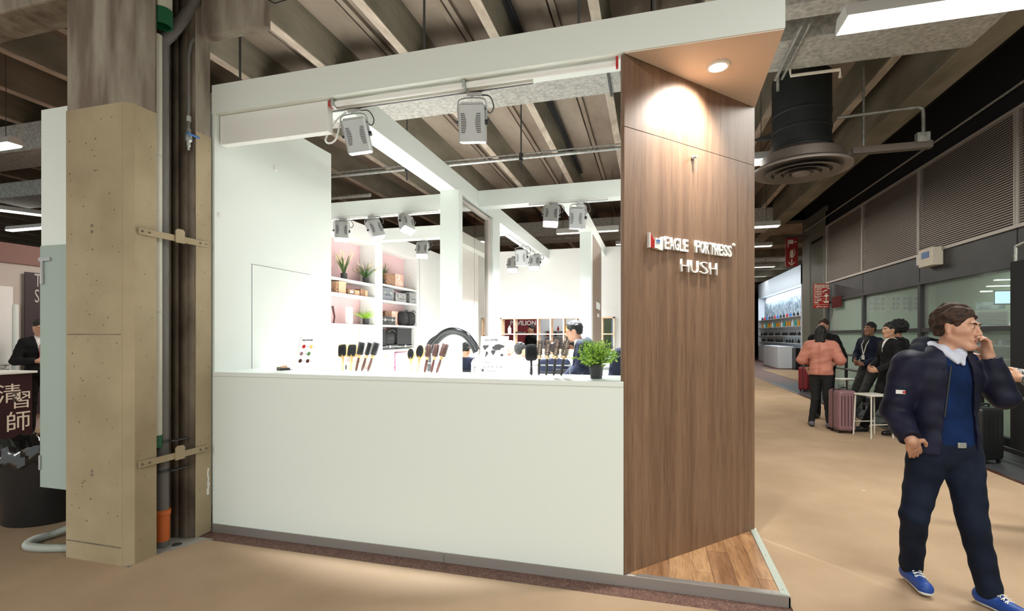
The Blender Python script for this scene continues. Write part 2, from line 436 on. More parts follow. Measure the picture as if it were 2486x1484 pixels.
# ------------------------------------------------------------------ smooth bodies: distance fields turned into one closed mesh
def nets(f, lo, hi, res):
    lo = np.array(lo, float); hi = np.array(hi, float)
    n = np.ceil((hi - lo) / res / 4).astype(int) * 4 + 1
    cs = [lo[i] + np.arange(0, n[i], 4) * res for i in range(3)]
    G = np.stack(np.meshgrid(*cs, indexing='ij'), -1).reshape(-1, 3)
    Dc = f(G).reshape([len(c) for c in cs])
    thr = res * 4 * 1.9
    near = np.abs(Dc) < thr
    idx = [np.minimum((np.arange(n[i]) + 2) // 4, len(cs[i]) - 1) for i in range(3)]
    D = Dc[np.ix_(*idx)].astype(np.float32)
    msk = near[np.ix_(*idx)]
    ii = np.argwhere(msk)
    P = lo + ii * res
    out = np.empty(len(P))
    for s in range(0, len(P), 200000):
        out[s:s + 200000] = f(P[s:s + 200000])
    D[msk] = out
    S = D < 0
    S[0] = S[-1] = False; S[:, 0] = S[:, -1] = False; S[:, :, 0] = S[:, :, -1] = False
    D = np.where(S, np.minimum(D, -1e-6), np.maximum(D, 1e-6))
    c = [(a, b, d) for a in (0, 1) for b in (0, 1) for d in (0, 1)]
    sh = [s - 1 for s in S.shape]
    cnt = np.zeros(sh, np.int8)
    for a, b, d in c:
        cnt += S[a:a + sh[0], b:b + sh[1], d:d + sh[2]]
    act = np.argwhere((cnt > 0) & (cnt < 8))
    V = np.zeros((len(act), 3)); K = np.zeros(len(act))
    dv = {k: D[act[:, 0] + k[0], act[:, 1] + k[1], act[:, 2] + k[2]] for k in c}
    for k in c:
        for ax in range(3):
            if k[ax] == 0:
                k2 = list(k); k2[ax] = 1; k2 = tuple(k2)
                d0, d1 = dv[k], dv[k2]
                x = (d0 < 0) != (d1 < 0)
                t = np.where(x, d0 / np.where(x, d0 - d1, 1), 0)
                pos = np.tile(np.array(k, float), (len(act), 1)); pos[:, ax] += t
                V += pos * x[:, None]; K += x
    V = lo + (act + V / K[:, None]) * res
    vid = -np.ones(sh, np.int64); vid[tuple(act.T)] = np.arange(len(act))
    Fs = []
    for ax in range(3):
        o1, o2 = (ax + 1) % 3, (ax + 2) % 3
        sl0 = [slice(1, -1)] * 3; sl1 = [slice(1, -1)] * 3
        sl0[ax] = slice(0, -1); sl1[ax] = slice(1, None)
        A = S[tuple(sl0)]; B = S[tuple(sl1)]
        e = np.argwhere(A != B)
        if not len(e): continue
        inside0 = A[tuple(e.T)]
        base = e.copy(); base[:, o1] += 1; base[:, o2] += 1
        def g(da, db):
            q = base.copy(); q[:, o1] -= da; q[:, o2] -= db
            return vid[tuple(q.T)]
        q = np.stack([g(1, 1), g(0, 1), g(0, 0), g(1, 0)], 1)
        q[~inside0] = q[~inside0][:, ::-1]
        Fs.append(q)
    Fq = np.concatenate(Fs); Fq = Fq[(Fq >= 0).all(1)]
    me = bpy.data.meshes.new('body')
    me.vertices.add(len(V)); me.vertices.foreach_set('co', V.astype(np.float32).ravel())
    me.loops.add(len(Fq) * 4); me.loops.foreach_set('vertex_index', Fq.astype(np.int32).ravel())
    me.polygons.add(len(Fq)); me.polygons.foreach_set('loop_start', np.arange(0, len(Fq) * 4, 4, dtype=np.int32))
    me.polygons.foreach_set('use_smooth', np.ones(len(Fq), bool))
    me.update(calc_edges=True)
    return me
def smin(a, b, k):
    if k <= 0: return np.minimum(a, b)
    h = np.maximum(k - np.abs(a - b), 0) / k
    return np.minimum(a, b) - h * h * k * 0.25
def smax(a, b, k): return -smin(-a, -b, k)
def d_rc(P, a, b, r1, r2):
    a = np.asarray(a, float); b = np.asarray(b, float)
    ba = b - a; pa = P - a
    t = np.clip(pa @ ba / max(ba @ ba, 1e-9), 0, 1)
    return np.linalg.norm(pa - t[:, None] * ba, axis=1) - (r1 + (r2 - r1) * t)
def d_el(P, c, r, M=None):
    q = P - np.asarray(c, float)
    if M is not None: q = q @ M
    r = np.asarray(r, float)
    k0 = np.linalg.norm(q / r, axis=1); k1 = np.linalg.norm(q / (r * r), axis=1) + 1e-9
    return k0 * (k0 - 1) / k1
def d_box(P, c, h, M=None, r=0.0):
    q = P - np.asarray(c, float)
    if M is not None: q = q @ M
    q = np.abs(q) - (np.asarray(h, float) - r)
    return np.linalg.norm(np.maximum(q, 0), axis=1) + np.minimum(q.max(1), 0) - r
def run(prims, P, g=0.0):
    d = np.full(len(P), 9.0)
    for p in prims:
        k = p[-1]
        if p[0] == 'rc': e = d_rc(P, p[1], p[2], p[3] + g, p[4] + g)
        elif p[0] == 'el': e = d_el(P, p[1], np.asarray(p[2]) + g, p[3])
        elif p[0] == 'cut': d = smax(d, -d_el(P, p[1], p[2], p[3]), k); continue
        elif p[0] == 'plane':
            d = smax(d, (P - np.asarray(p[1], float)) @ np.asarray(p[2], float), k); continue
        d = smin(d, e, k)
    return d
def rotm(yaw=0, pitch=0, roll=0):
    return np.array(Euler((R(pitch), R(roll), R(yaw)), 'XYZ').to_matrix())
def vec(*a): return np.array(a, float)
def nrm(v): return v / (np.linalg.norm(v) + 1e-9)

def head_prims(c, M, k=1.0):
    T = lambda x, y, z: c + M @ (vec(x, y, z) * k)
    E = lambda p, r, kk: ('el', T(*p), np.array(r) * k, M, kk * k)
    C = lambda a, b, r1, r2, kk: ('rc', T(*a), T(*b), r1 * k, r2 * k, kk * k)
    L = [E((0, .018, .032), (.075, .096, .088), .0), E((0, -.022, -.028), (.060, .072, .082), .03)]
    for s in (-1, 1):
        L.append(C((s * .052, .005, -.050), (s * .012, -.072, -.100), .020, .017, .02))
        L.append(C((s * .040, -.066, -.012), (s * .052, -.03, -.014), .021, .02, .02))
    L.append(C((-.012, -.076, -.100), (.012, -.076, -.100), .018, .018, .02))
    L.append(C((-.036, -.082, .030), (.036, -.082, .030), .011, .011, .014))
    for s in (-1, 1):
        L.append(('cut', T(s * .031, -.107, .008), np.array((.019, .018, .012)) * k, M, .012 * k))
        L.append(E((s * .031, -.081, .008), (.0155, .014, .0125), .004))
    L.append(C((0, -.092, .016), (0, -.111, -.024), .0075, .0115, .012))
    for s in (-1, 1): L.append(C((s * .012, -.100, -.030), (s * .010, -.106, -.031), .0085, .007, .008))
    L.append(C((-.021, -.088, -.059), (.021, -.088, -.059), .0075, .0075, .008))
    L.append(C((-.018, -.087, -.071), (.018, -.087, -.071), .008, .008, .008))
    L.append(('cut', T(0, -.105, -.065), np.array((.026, .014, .0022)) * k, M, .003 * k))
    for s in (-1, 1):
        L.append(C((s * .074, .012, .018), (s * .072, .006, -.028), .0125, .009, .006))
        L.append(('cut', T(s * .087, .006, .002), np.array((.008, .011, .018)) * k, M, .004 * k))
    return L
def hand_prims(w, d, n, side, k=1.0, curl=(20, 28, 22), spread=0.0, thumb=0.5):
    """w wrist, d direction of the fingers, n palm normal, side +1/-1 the thumb side"""
    d = nrm(d); n = nrm(n - d * (n @ d)); s = np.cross(d, n) * side
    M = np.stack([s, d, n], 1)
    L = [('rc', w, w + d * .03 * k, .024 * k, .026 * k, .02), ('el', w + d * .052 * k, np.array((.041, .050, .016)) * k, M, .012)]
    for i, (o, ln, r) in enumerate(((.030, .072, .0092), (.010, .080, .0096), (-.010, .074, .0092), (-.029, .058, .0082))):
        p = w + d * (.088 - abs(o) * .12) * k + s * o * k
        dd = nrm(d + s * o * spread * 8)
        ang = 0
        for j, fr in enumerate((.45, .32, .23)):
            ang += R(curl[j])
            q = p + (dd * math.cos(ang) + n * math.sin(ang)) * ln * fr * k
            L.append(('rc', p, q, r * k * (1 - .08 * j), r * k * (.94 - .08 * j), .004 if j else .010))
            p = q
    p = w + d * .020 * k + s * .026 * k
    q = p + nrm(d * .7 + s * .9 * (1 - thumb * .5) + n * .5 * thumb) * .042 * k
    r_ = q + nrm(d * 1.0 + s * .25 + n * .7 * thumb) * .032 * k
    u = r_ + nrm(d * 1.0 - s * .1 + n * .9 * thumb) * .024 * k
    L += [('rc', p, q, .014 * k, .0115 * k, .014), ('rc', q, r_, .011 * k, .0105 * k, .003), ('rc', r_, u, .0105 * k, .009 * k, .003)]
    return L

def stance(h=1.75, lean=0, **o):
    """joints of a standing figure facing -Y; A is the figure's right side (x<0), B its left side"""
    k = h / 1.75
    J = dict(k=k, pel=vec(0, 0, .94), wst=vec(0, .0, 1.08), chs=vec(0, .01, 1.28), nck=vec(0, .02, 1.46), hd=vec(0, -.005, 1.625),
             shA=vec(-.168, .01, 1.40), elA=vec(-.24, .03, 1.13), wrA=vec(-.23, -.06, .89), hdA=vec(0, -.05, -1), hnA=vec(1, .1, 0),
             shB=vec(.168, .01, 1.40), elB=vec(.24, .03, 1.13), wrB=vec(.23, -.06, .89), hdB=vec(0, -.05, -1), hnB=vec(-1, .1, 0),
             hpA=vec(-.09, 0, .92), knA=vec(-.10, -.02, .50), anA=vec(-.10, .02, .09), ftA=vec(-.02, -1, 0),
             hpB=vec(.09, 0, .92), knB=vec(.10, -.02, .50), anB=vec(.10, .02, .09), ftB=vec(.02, -1, 0),
             tor=0.0, lean=0.0, hy=0.0, hp=0.0, hr=0.0, curlA=(20, 28, 22), curlB=(20, 28, 22), thA=.5, thB=.5)
    for kk, v in J.items():
        if isinstance(v, np.ndarray) and kk[:2] not in ('hn', 'ft') and kk not in ('hdA', 'hdB'): J[kk] = v * k
    for kk, v in o.items():
        J[kk] = vec(*v) if isinstance(v, (tuple, list)) and kk[:4] != 'curl' else v
    return J
def torso_prims(J, wf=1.0, sh=True, belly=0.0):
    k = J['k']; M = rotm(J['tor'], J['lean'])
    L = [('el', J['chs'] + vec(0, 0, .03 * k), np.array((.165 * wf, .108, .19)) * k, M, 0),
         ('el', J['wst'], np.array((.138 * wf, .098 + belly, .17)) * k, M, .06),
         ('el', J['pel'], np.array((.158 * wf, .108, .13)) * k, M, .06)]
    for s in 'AB':
        L.append(('rc', J['nck'] - vec(0, 0, .055 * k), J['sh' + s] * vec(.93, 1, 1) if abs(J['sh' + s][0]) > .1 else J['sh' + s], .050 * k, .048 * k, .05))
    return L
def arm_prims(J, s, f=1.0):
    k = J['k']
    return [('rc', J['sh' + s], J['el' + s], .052 * k * f, .040 * k * f, .03), ('rc', J['el' + s], J['wr' + s], .040 * k * f, .026 * k * f, .015)]
def leg_prims(J, s, f=1.0, fl=1.0):
    k = J['k']
    return [('rc', J['hp' + s], J['kn' + s], .086 * k * f, .056 * k * f, .035), ('rc', J['kn' + s], J['an' + s], .055 * k * f, .040 * k * f * fl, .02)]
def foot_frame(J, s):
    d = J['ft' + s].copy(); d = nrm(d)
    return d
def bounds(prims, pad=0.04):
    pts = []
    for p in prims:
        if p[0] == 'rc':
            m = max(p[3], p[4])
            pts += [np.asarray(p[1]) - m, np.asarray(p[1]) + m, np.asarray(p[2]) - m, np.asarray(p[2]) + m]
        elif p[0] == 'el':
            m = max(p[2]); pts += [np.asarray(p[1]) - m, np.asarray(p[1]) + m]
    pts = np.array(pts)
    return pts.min(0) - pad, pts.max(0) + pad
def folds(P, amp, f=38.0, ph=0.0):
    x, y, z = P[:, 0], P[:, 1], P[:, 2]
    return amp * (np.sin(z * f + 2.6 * np.sin(x * 9 + ph) + 1.7 * np.sin(y * 13 + ph)) * .6 + np.sin(z * f * 1.9 + x * 21 + y * 17 + ph) * .4)
def grow(prims, g, amp=0.0, cuts=(), ph=0.0, ff=38.0, extra=None):
    def f(P):
        d = run(prims, P, g)
        if amp: d = d + folds(P, amp, ff, ph)
        if extra is not None: d = extra(P, d)
        for c in cuts:
            if c[0] == 'plane': d = np.maximum(d, (P - c[1]) @ c[2])
            elif c[0] == 'wedge':           # opening at the chest: c = (_, centre, M, fn(z)->half width)
                q = (P - c[1]) @ c[2]
                d = np.maximum(d, -np.maximum(np.abs(q[:, 0]) - c[3](q[:, 2]), q[:, 1]))
            elif c[0] == 'sub': d = np.maximum(d, -c[1](P))
        return d
    return f

def human(name_label, loc, yaw, J, top, legs, shoe, skin, hair, hairmat, res=0.009, fem=False, opening=None, under=None, ncut=.045, tie=None, hem=None, root_cat='person', group=None, fine=None, amp=0.004, loose=0.018):
    """one continuous body; clothing, hair, eyes, brows, lips and shoes are its children"""
    k = J['k']
    M = rotm(J['hy'], J['hp'], J['hr'])
    MT_ = rotm(J['tor'], J['lean'])
    hk = k * .985
    prims = torso_prims(J, .93 if fem else 1.0)
    for s in 'AB': prims += arm_prims(J, s) + leg_prims(J, s)
    for s in 'AB':
        d = foot_frame(J, s); a = J['an' + s]
        prims.append(('rc', a - vec(0, 0, .03 * k), a + d * .12 * k - vec(0, 0, .055 * k), .034 * k, .026 * k, .03))
    prims.append(('rc', J['nck'] - vec(0, 0, .04 * k), J['hd'] + M @ vec(0, .02, -.06) * k, .056 * k * (.85 if fem else 1), .05 * k * (.85 if fem else 1), .03))
    prims += head_prims(J['hd'], M, hk)
    for s, sd in (('A', 1), ('B', -1)):
        prims += hand_prims(J['wr' + s], J['hd' + s], J['hn' + s], sd, k * (.92 if fem else 1), J['curl' + s], 0.02, J['th' + s])
    lo, hi = bounds(prims)
    root = thing('person', name_label, root_cat, loc, yaw, group)
    nets_o = link('body', nets(lambda P: run(prims, P), lo, hi, res), skin, root)
    # upper garment
    tp = torso_prims(J, .93 if fem else 1.0)
    for s in 'AB': tp += arm_prims(J, s, 1.12)
    hz = hem if hem is not None else (J['pel'][2] - .04)
    cuts = []
    def cuff(P, d):
        for s in 'AB':
            dr = nrm(J['wr' + s] - J['el' + s])
            q = P - J['wr' + s]
            near = np.linalg.norm(q, axis=1) < .12 * k
            d = np.where(near & (q @ dr > -.012 * k), np.maximum(d, q @ dr + .012 * k), d)
        # neckline
        c = J['nck'] + vec(0, -.012, .03) * k
        d = np.maximum(d, -(d_el(P, c, np.array((.058, .062, .05)) * k)))
        d = np.maximum(d, hz - P[:, 2])
        return d
    lo, hi = bounds(tp, .06)
    if opening:
        cc = J['chs']
        cuts.append(('wedge', cc, MT_, opening))
    link('top', nets(grow(tp, loose, amp, cuts, extra=cuff), lo, hi, res * 1.1), top, root)
    if under is not None:
        up = torso_prims(J, .93 if fem else 1.0)
        lo, hi = bounds(up, .05)
        col = ('rc', J['nck'] + vec(0, .012, -.01) * k, J['nck'] + vec(0, -.008, .025) * k, .064 * k, .060 * k, .02)
        up2 = up + [col]
        def neckcut(P, d):
            return np.maximum(np.maximum(d, hz + .03 - P[:, 2]), P[:, 2] - (J['nck'][2] + ncut * k))
        link('shirt', nets(grow(up2, .008, 0, (), extra=neckcut), lo, hi, res * 1.1), under, root)
    if tie is not None:
        mb = MB()
        a = J['nck'] + MT_ @ vec(0, -.085, -.02) * k; b = J['wst'] + MT_ @ vec(0, -.135, .06) * k
        mb.tube([a, (a * .6 + b * .4) + MT_ @ vec(0, -.03, 0), b], [.016, .026, .034], 8, flat=.25)
        mb.obj('tie', tie, root)
    # trousers
    lp = [('el', J['pel'], np.array((.158 * (.95 if fem else 1), .108, .13)) * k, MT_, 0)]
    for s in 'AB': lp += leg_prims(J, s, 1.0, 1.15)
    def tcut(P, d):
        d = np.maximum(d, P[:, 2] - (J['wst'][2] - .02))
        for s in 'AB':
            a = J['an' + s]
            q = P - a
            near = np.linalg.norm(q[:, :2], axis=1) < .14
            dr = nrm(a - J['kn' + s])
            d = np.where(near & (np.linalg.norm(q, axis=1) < .2), np.maximum(d, q @ dr - .03), d)
        return d
    lo, hi = bounds(lp, .06)
    link('trousers', nets(grow(lp, .012 if not fem else .004, amp * .8, (), ph=2.0, extra=tcut), lo, hi, res * 1.1), legs, root)
    for s in 'AB':
        d = foot_frame(J, s); a = J['an' + s]
        floor = a[2] - .09 * k
        Mf = np.stack([np.cross(d, vec(0, 0, 1)), d, vec(0, 0, 1)], 1)
        base = vec(a[0], a[1], floor)
        sp = [('rc', base + d * -.035 * k + vec(0, 0, .045) * k, base + d * .15 * k + vec(0, 0, .03) * k, .042 * k, .040 * k, .02),
              ('rc', base + d * -.02 * k + vec(0, 0, .05) * k, base + d * .01 * k + vec(0, 0, .09) * k, .04 * k, .042 * k, .03)]
        lo, hi = bounds(sp, .03)
        def sf(P, fl=floor, b=base):
            dd = run(sp, P)
            return np.maximum(np.maximum(dd, fl - P[:, 2] + .0), P[:, 2] - fl - .115 * k)
        so = link('shoe', nets(sf, lo, hi, max(res * .8, .006)), shoe, root)
        lo2, hi2 = lo.copy(), hi.copy(); hi2[2] = floor + .03
        link('sole', nets(lambda P, fl=floor: np.maximum(np.maximum(run(sp, P, .003), P[:, 2] - fl - .018), fl - P[:, 2]), lo2, hi2, .006), LACE if shoe is SHOEB else BLACKM, so)
    face_parts(root, J, M, hk, hairmat)
    if hair is not None:
        hair(root, J['hd'], M, hk, hairmat, res)
    return root
def face_parts(root, J, M, k, brow):
    c = J['hd']
    T = lambda x, y, z: tuple(c + M @ (vec(x, y, z) * k))
    for s in (-1, 1):
        me_ = Matrix.Translation(T(s * .031, -.0845, .008)) @ Matrix(M.tolist()).to_4x4()
        e = MB(me_); e.ball((0, 0, 0), (.0118 * k, .0120 * k, .0056 * k), 12); eo = e.obj('eye', EYEW, root)
        i = MB(me_); i.ball((0, -.0078 * k, 0), (.0052 * k, .0052 * k, .0054 * k), 10); i.obj('iris', IRIS, eo)
        b = MB(); b.tube([T(s * .013, -.097, .027), T(s * .030, -.097, .033), T(s * .047, -.083, .029)], [.0035 * k, .0042 * k, .002 * k], 6); b.obj('eyebrow', brow, root)
    l = MB()
    l.tube([T(-.023, -.088, -.064), T(-.008, -.0955, -.060), T(0, -.096, -.061), T(.008, -.0955, -.060), T(.023, -.088, -.064)], [.001 * k, .0042 * k, .004 * k, .0042 * k, .001 * k], 6)
    l.tube([T(-.022, -.088, -.066), T(0, -.0955, -.071), T(.022, -.088, -.066)], [.001 * k, .005 * k, .001 * k], 6)
    l.obj('lips', LIPS, root)
def short_hair(root, c, M, k, m, res, vol=.012, fringe=.052, back=-.06, amp=.004):
    T = lambda x, y, z: c + M @ (vec(x, y, z) * k)
    pr = [('el', T(0, .024, .046), np.array((.077 + vol * .4, .097 + vol * .5, .082 + vol)) * k, M, 0), ('el', T(0, .048, -.01), np.array((.064, .060, .070)) * k, M, .03)]
    def f(P):
        d = run(pr, P)
        q = (P - c) @ M / k
        d = d + amp * np.sin(q[:, 0] * 120 + 3 * np.sin(q[:, 1] * 45)) * .5 + amp * .6 * np.sin(q[:, 1] * 70 + q[:, 0] * 95 + 2 * np.sin(q[:, 2] * 50)) + amp * .4 * np.sin(q[:, 2] * 130 + q[:, 1] * 60)
        # keep the face and the ears free
        d = smax(d, -d_el(q, (0, -.118, fringe - .080), (.092, .104, .098)), .010)
        qa = q.copy(); qa[:, 0] = np.abs(qa[:, 0])
        d = smax(d, -d_el(qa, (.082, -.004, -.030), (.034, .034, .052)), .004)
        d = np.maximum(d, -np.maximum(q[:, 1] - .012, q[:, 2] + .012))
        d = np.maximum(d, back - q[:, 2])
        return d * 1.0
    lo = c - .16 * k; hi = c + .17 * k
    return link('hair', nets(f, lo, hi, min(res, .006)), m, root)
def long_hair(root, c, M, k, m, res, length=-.20):
    T = lambda x, y, z: c + M @ (vec(x, y, z) * k)
    pr = [('el', T(0, .022, .038), np.array((.086, .106, .098)) * k, M, 0), ('rc', T(-.03, .055, 0), T(-.035, .075, length + .05), .062 * k, .045 * k, .03), ('rc', T(.03, .055, 0), T(.035, .075, length + .05), .062 * k, .045 * k, .03)]
    def f(P):
        d = run(pr, P)
        q = (P - c) @ M / k
        d = d + .003 * np.sin(q[:, 0] * 150 + 1.5 * np.sin(q[:, 2] * 30))
        face = np.maximum.reduce([q[:, 1] + .03, q[:, 2] - .055, np.abs(q[:, 0]) - .2])
        return np.maximum(d, -face)
    lo = c + np.minimum(M @ vec(-.15, -.15, length - .1), M @ vec(.15, .2, .16)) - .08; hi = c + np.maximum(M @ vec(-.15, -.15, length - .1), M @ vec(.15, .2, .16)) + .08
    return link('hair', nets(f, lo, hi, min(res, .008)), m, root)
def curly_hair(root, c, M, k, m, res):
    def f(P):
        q = (P - c) @ M / k
        d = d_el(q, (0, .04, .05), (.13, .135, .12))
        d = d + .012 * np.sin(q[:, 0] * 75) * np.sin(q[:, 1] * 70 + 1) * np.sin(q[:, 2] * 72 + 2) * 1.6
        face = np.maximum.reduce([q[:, 1] + .03, q[:, 2] - .05])
        return np.maximum(d, -face) * .8
    return link('hair', nets(f, c - .2, c + .24, .008), m, root)
# ================================================================== THE HALL
fl = MB(); fl.box(-36, 9, -6, 46, -0.12, -0.012); tag(fl.obj('floor', TERR, smooth=False), kind='structure')
# carpet laid on the terrazzo: one wide sheet right of the stand, one in front of it, one to the left
cp = MB()
def sheet(mb, x0, x1, y0, y1, z0=-0.012, z1=0.0): mb.box(x0, x1, y0, y1, z0, z1)
sheet(cp, -36, .748, -6, 2.435); sheet(cp, .748, 3.62, -6, 46); sheet(cp, -36, -3.83, 2.435, 46)
cp.prism([(-3.256, 2.435), (.748, 2.435), (.748, 2.915), (-3.15, 2.915), (-3.256, 2.63)], -0.012, 0.0)
tag(cp.obj('carpet', CARPET, smooth=False), kind='structure')
tag(cp and MB().box(-3.56, -3.12, 2.60, 2.95, -0.012, -0.004).obj('trim_1', SCREED, smooth=False), kind='structure')
e = MB(); e.lathe([(.001, .006), (.022, .006), (.028, .002), (.034, .0)], (-3.285, 2.80, -.004), 18)
tag(e.obj('floor_socket_cap', GREYD), 'small round grey cap in the floor screed at the foot of the concrete column', 'cap')
sheetf = MB().box(3.62, 4.6, -6, 17.5, -0.012, 0.0)
tag(sheetf.obj('trim_2', NEARB, smooth=False), kind='structure')
b = MB(); b.box(3.60, 3.64, -6, 17.5, -.012, .012); tag(b.obj('trim_3', DBROWN, smooth=False), kind='structure')

# ceiling: concrete panels with a rib under each
ceil = thing('ceiling', None, None, (0, 0, 5.06), kind='structure')
ribs_x = [.61 - 1.2 * k for k in range(-2, 29)]
pan = MB(); pan.box(-.588, .588, -6, 46, .46, .62)
pan.box(-.588, -.52, -6, 46, .40, .46); pan.box(.52, .588, -6, 46, .40, .46)
panm = pan.mesh(False)
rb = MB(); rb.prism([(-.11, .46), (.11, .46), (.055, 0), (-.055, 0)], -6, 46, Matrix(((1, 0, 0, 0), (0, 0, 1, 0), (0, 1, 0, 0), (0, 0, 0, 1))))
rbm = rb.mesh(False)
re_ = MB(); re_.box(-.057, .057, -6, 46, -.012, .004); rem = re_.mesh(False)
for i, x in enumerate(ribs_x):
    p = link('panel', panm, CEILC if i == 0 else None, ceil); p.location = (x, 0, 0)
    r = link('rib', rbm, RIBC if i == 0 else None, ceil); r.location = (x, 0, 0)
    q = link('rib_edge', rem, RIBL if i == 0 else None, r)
joint = MB(); joint.box(-36, 9, -6, 46, 5.66, 5.8); tag(joint.obj('roof', BLACKW, smooth=False), kind='structure')
# cross girders in pairs
n = 0
for y in (5.2, 15.2, 25.2, 35.2):
    for (a, c) in ((0, .25), (.62, 1.27)):
        g = MB(); g.box(.62 if (y == 5.2 and a == 0) else -36, 3.3, y + a, y + c, 4.6, 5.058)
        tag(g.obj('ceiling_beam', SPECK, smooth=False, bevel=.01), kind='structure')
g = MB(); g.box(3.25, 3.62, -6, 46, 4.62, 5.46); tag(g.obj('ceiling_beam', RIBC, smooth=False, bevel=.015), kind='structure')
g = MB(); g.box(-9, -3.55, 2.40, 2.66, 3.77, 5.04); tag(g.obj('ceiling_beam', RAWC, smooth=False, bevel=.015), kind='structure')
g = MB(); g.box(-3.262, -2.68, 2.97, 3.04, 3.73, 5.04); tag(g.obj('ceiling_beam', RAWC, smooth=False, bevel=.015), kind='structure')

# ---- the concrete column with its pipe recess (plan outline)
def colpoly(g=0.0):
    P = [(-3.81 - g, 2.435 - g), (-3.31, 2.435 - g), (-3.258 + g, 2.475 - g * .5), (-3.258 + g, 2.62)]
    for i in range(9):
        a = math.pi * i / 8
        P.append((-3.30 - .27 * math.sin(a) ** .8, 2.748 - .155 * math.cos(a)))
    P += [(-3.258 + g, 2.93), (-3.258 + g, 3.058), (-3.81 - g, 3.058)]
    return P
col = thing('column', 'concrete column painted khaki below, raw stained concrete above', None, (-3.53, 2.75, 0), kind='structure')
mb = MB(); mb.prism(colpoly(0), -.012, 5.05); mb.obj('raw_core', RAWC, col, True, bevel=.006)
mb = MB()
mb.prism([(-3.813, 2.432), (-3.309, 2.432), (-3.309, 2.45), (-3.80, 2.45), (-3.80, 3.05), (-3.813, 3.05)], .0, 3.02)
mb.prism([(-3.311, 2.432), (-3.254, 2.473), (-3.254, 2.622), (-3.27, 2.622), (-3.27, 2.48), (-3.316, 2.446)], .0, 3.02)
mb.prism([(-3.27, 2.928), (-3.254, 2.928), (-3.254, 3.06), (-3.27, 3.06)], 0, 3.02)
mb.obj('painted_skin', KHAKI, col, True)
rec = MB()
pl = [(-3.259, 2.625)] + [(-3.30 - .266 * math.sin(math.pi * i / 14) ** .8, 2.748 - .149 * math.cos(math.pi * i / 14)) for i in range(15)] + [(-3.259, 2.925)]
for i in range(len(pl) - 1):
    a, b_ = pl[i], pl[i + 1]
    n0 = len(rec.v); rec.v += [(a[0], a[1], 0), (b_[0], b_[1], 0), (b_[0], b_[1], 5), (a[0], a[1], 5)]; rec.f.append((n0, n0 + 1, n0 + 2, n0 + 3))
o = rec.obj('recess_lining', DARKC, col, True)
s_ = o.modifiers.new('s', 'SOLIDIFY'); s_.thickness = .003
# bug holes and form ties in the painted faces
mb = MB()
for i in range(70):
    x = random.uniform(-3.79, -3.33); z = random.uniform(.1, 2.95); r = random.choice([.003, .004, .006])
    mb.cyl((x, 2.4325, z), (x, 2.4305, z), r, seg=7)
for i in range(34):
    y = random.choice([random.uniform(2.49, 2.61), random.uniform(2.94, 3.05)]); z = random.uniform(.1, 2.95)
    mb.cyl((-3.2545, y, z), (-3.2525, y, z), random.choice([.003, .004]), seg=7)
for z in (2.23, 2.19, .60, .575): mb.cyl((-3.575, 2.4325, z), (-3.575, 2.430, z), .011, seg=10)
mb.obj('pit', DARKC, col, True)['kind'] = 'stuff'
mb = MB(); mb.box(-3.80, -3.32, 2.4295, 2.433, 1.505, 1.511); mb.box(-3.80, -3.32, 2.428, 2.433, .115, .122); mb.obj('shutter_seam', DARKC, col, True)
mb = MB(); pts = []
for i in range(9): mb.cbox((-3.2525, 3.035 + random.uniform(-.006, .006), .30 + i * .022), (.004, random.uniform(.008, .02), .024))
mb.obj('chipped_patch', WHITE2, col, True)

# flat steel straps across the recess
for nm, z, lab in (('high', 2.19, 'khaki painted flat steel strap across the column recess, the upper one'), ('low', .648, 'khaki painted flat steel strap across the column recess, the lower one')):
    t = thing('pipe_strap', lab, 'bracket', (-3.245, 2.5, z))
    mb = MB(); mb.box(-3.248, -3.238, 2.49, 3.02, z - .022, z + .022); mb.obj('bar', KHAKI, t, True, bevel=.002)
    mb = MB(); mb.prism([(2.745, -.03), (2.815, -.03), (2.815, .055), (2.80, .068), (2.76, .068), (2.745, .055)], -3.236, -3.228, Matrix(((0, 0, 1, 0), (1, 0, 0, 0), (0, 1, 0, z), (0, 0, 0, 1)))); mb.obj('upright_tab', KHAKI, t, True)
    each('bolt_head', DARKC, t, True, cyls=[((-3.239, y, z), (-3.233, y, z), .008, 8) for y in (2.51, 2.56, 2.95, 3.0)])
# pipes in the recess
t = thing('drain_pipe', 'cream vertical pipe with a dark green band standing in the column recess', 'pipe', (-3.33, 2.68, .78))
mb = MB(); mb.cyl((-3.33, 2.68, .80), (-3.33, 2.68, 3.60), .036, seg=20); mb.obj('pipe', PIPEW, t, True)
mb = MB(); mb.cyl((-3.33, 2.68, .72), (-3.33, 2.68, .805), .038, seg=20); mb.obj('green_band', GREENB, t, True)
each('joint_ring', GALV, t, True, cyls=[((-3.33, 2.68, z), (-3.33, 2.68, z + .008), .0375, 20) for z in (1.66, 2.75)])
t = thing('drain_pipe', 'large cream pipe end with a dark green cuff high in the recess', 'pipe', (-3.29, 2.69, 3.66))
mb = MB(); mb.cyl((-3.285, 2.69, 3.70), (-3.285, 2.69, 5.0), .058, seg=22, cap=False); mb.obj('pipe', PIPEW, t, True)
mb = MB(); mb.lathe([(.050, .10), (.050, 0), (.062, 0), (.062, .11)], (-3.285, 2.69, 3.66), 22); mb.obj('green_cuff', GREENB, t, True)
t = thing('drain_pipe', 'dark grey soil pipe with an orange socket at the floor in the recess', 'pipe', (-3.36, 2.73, 0))
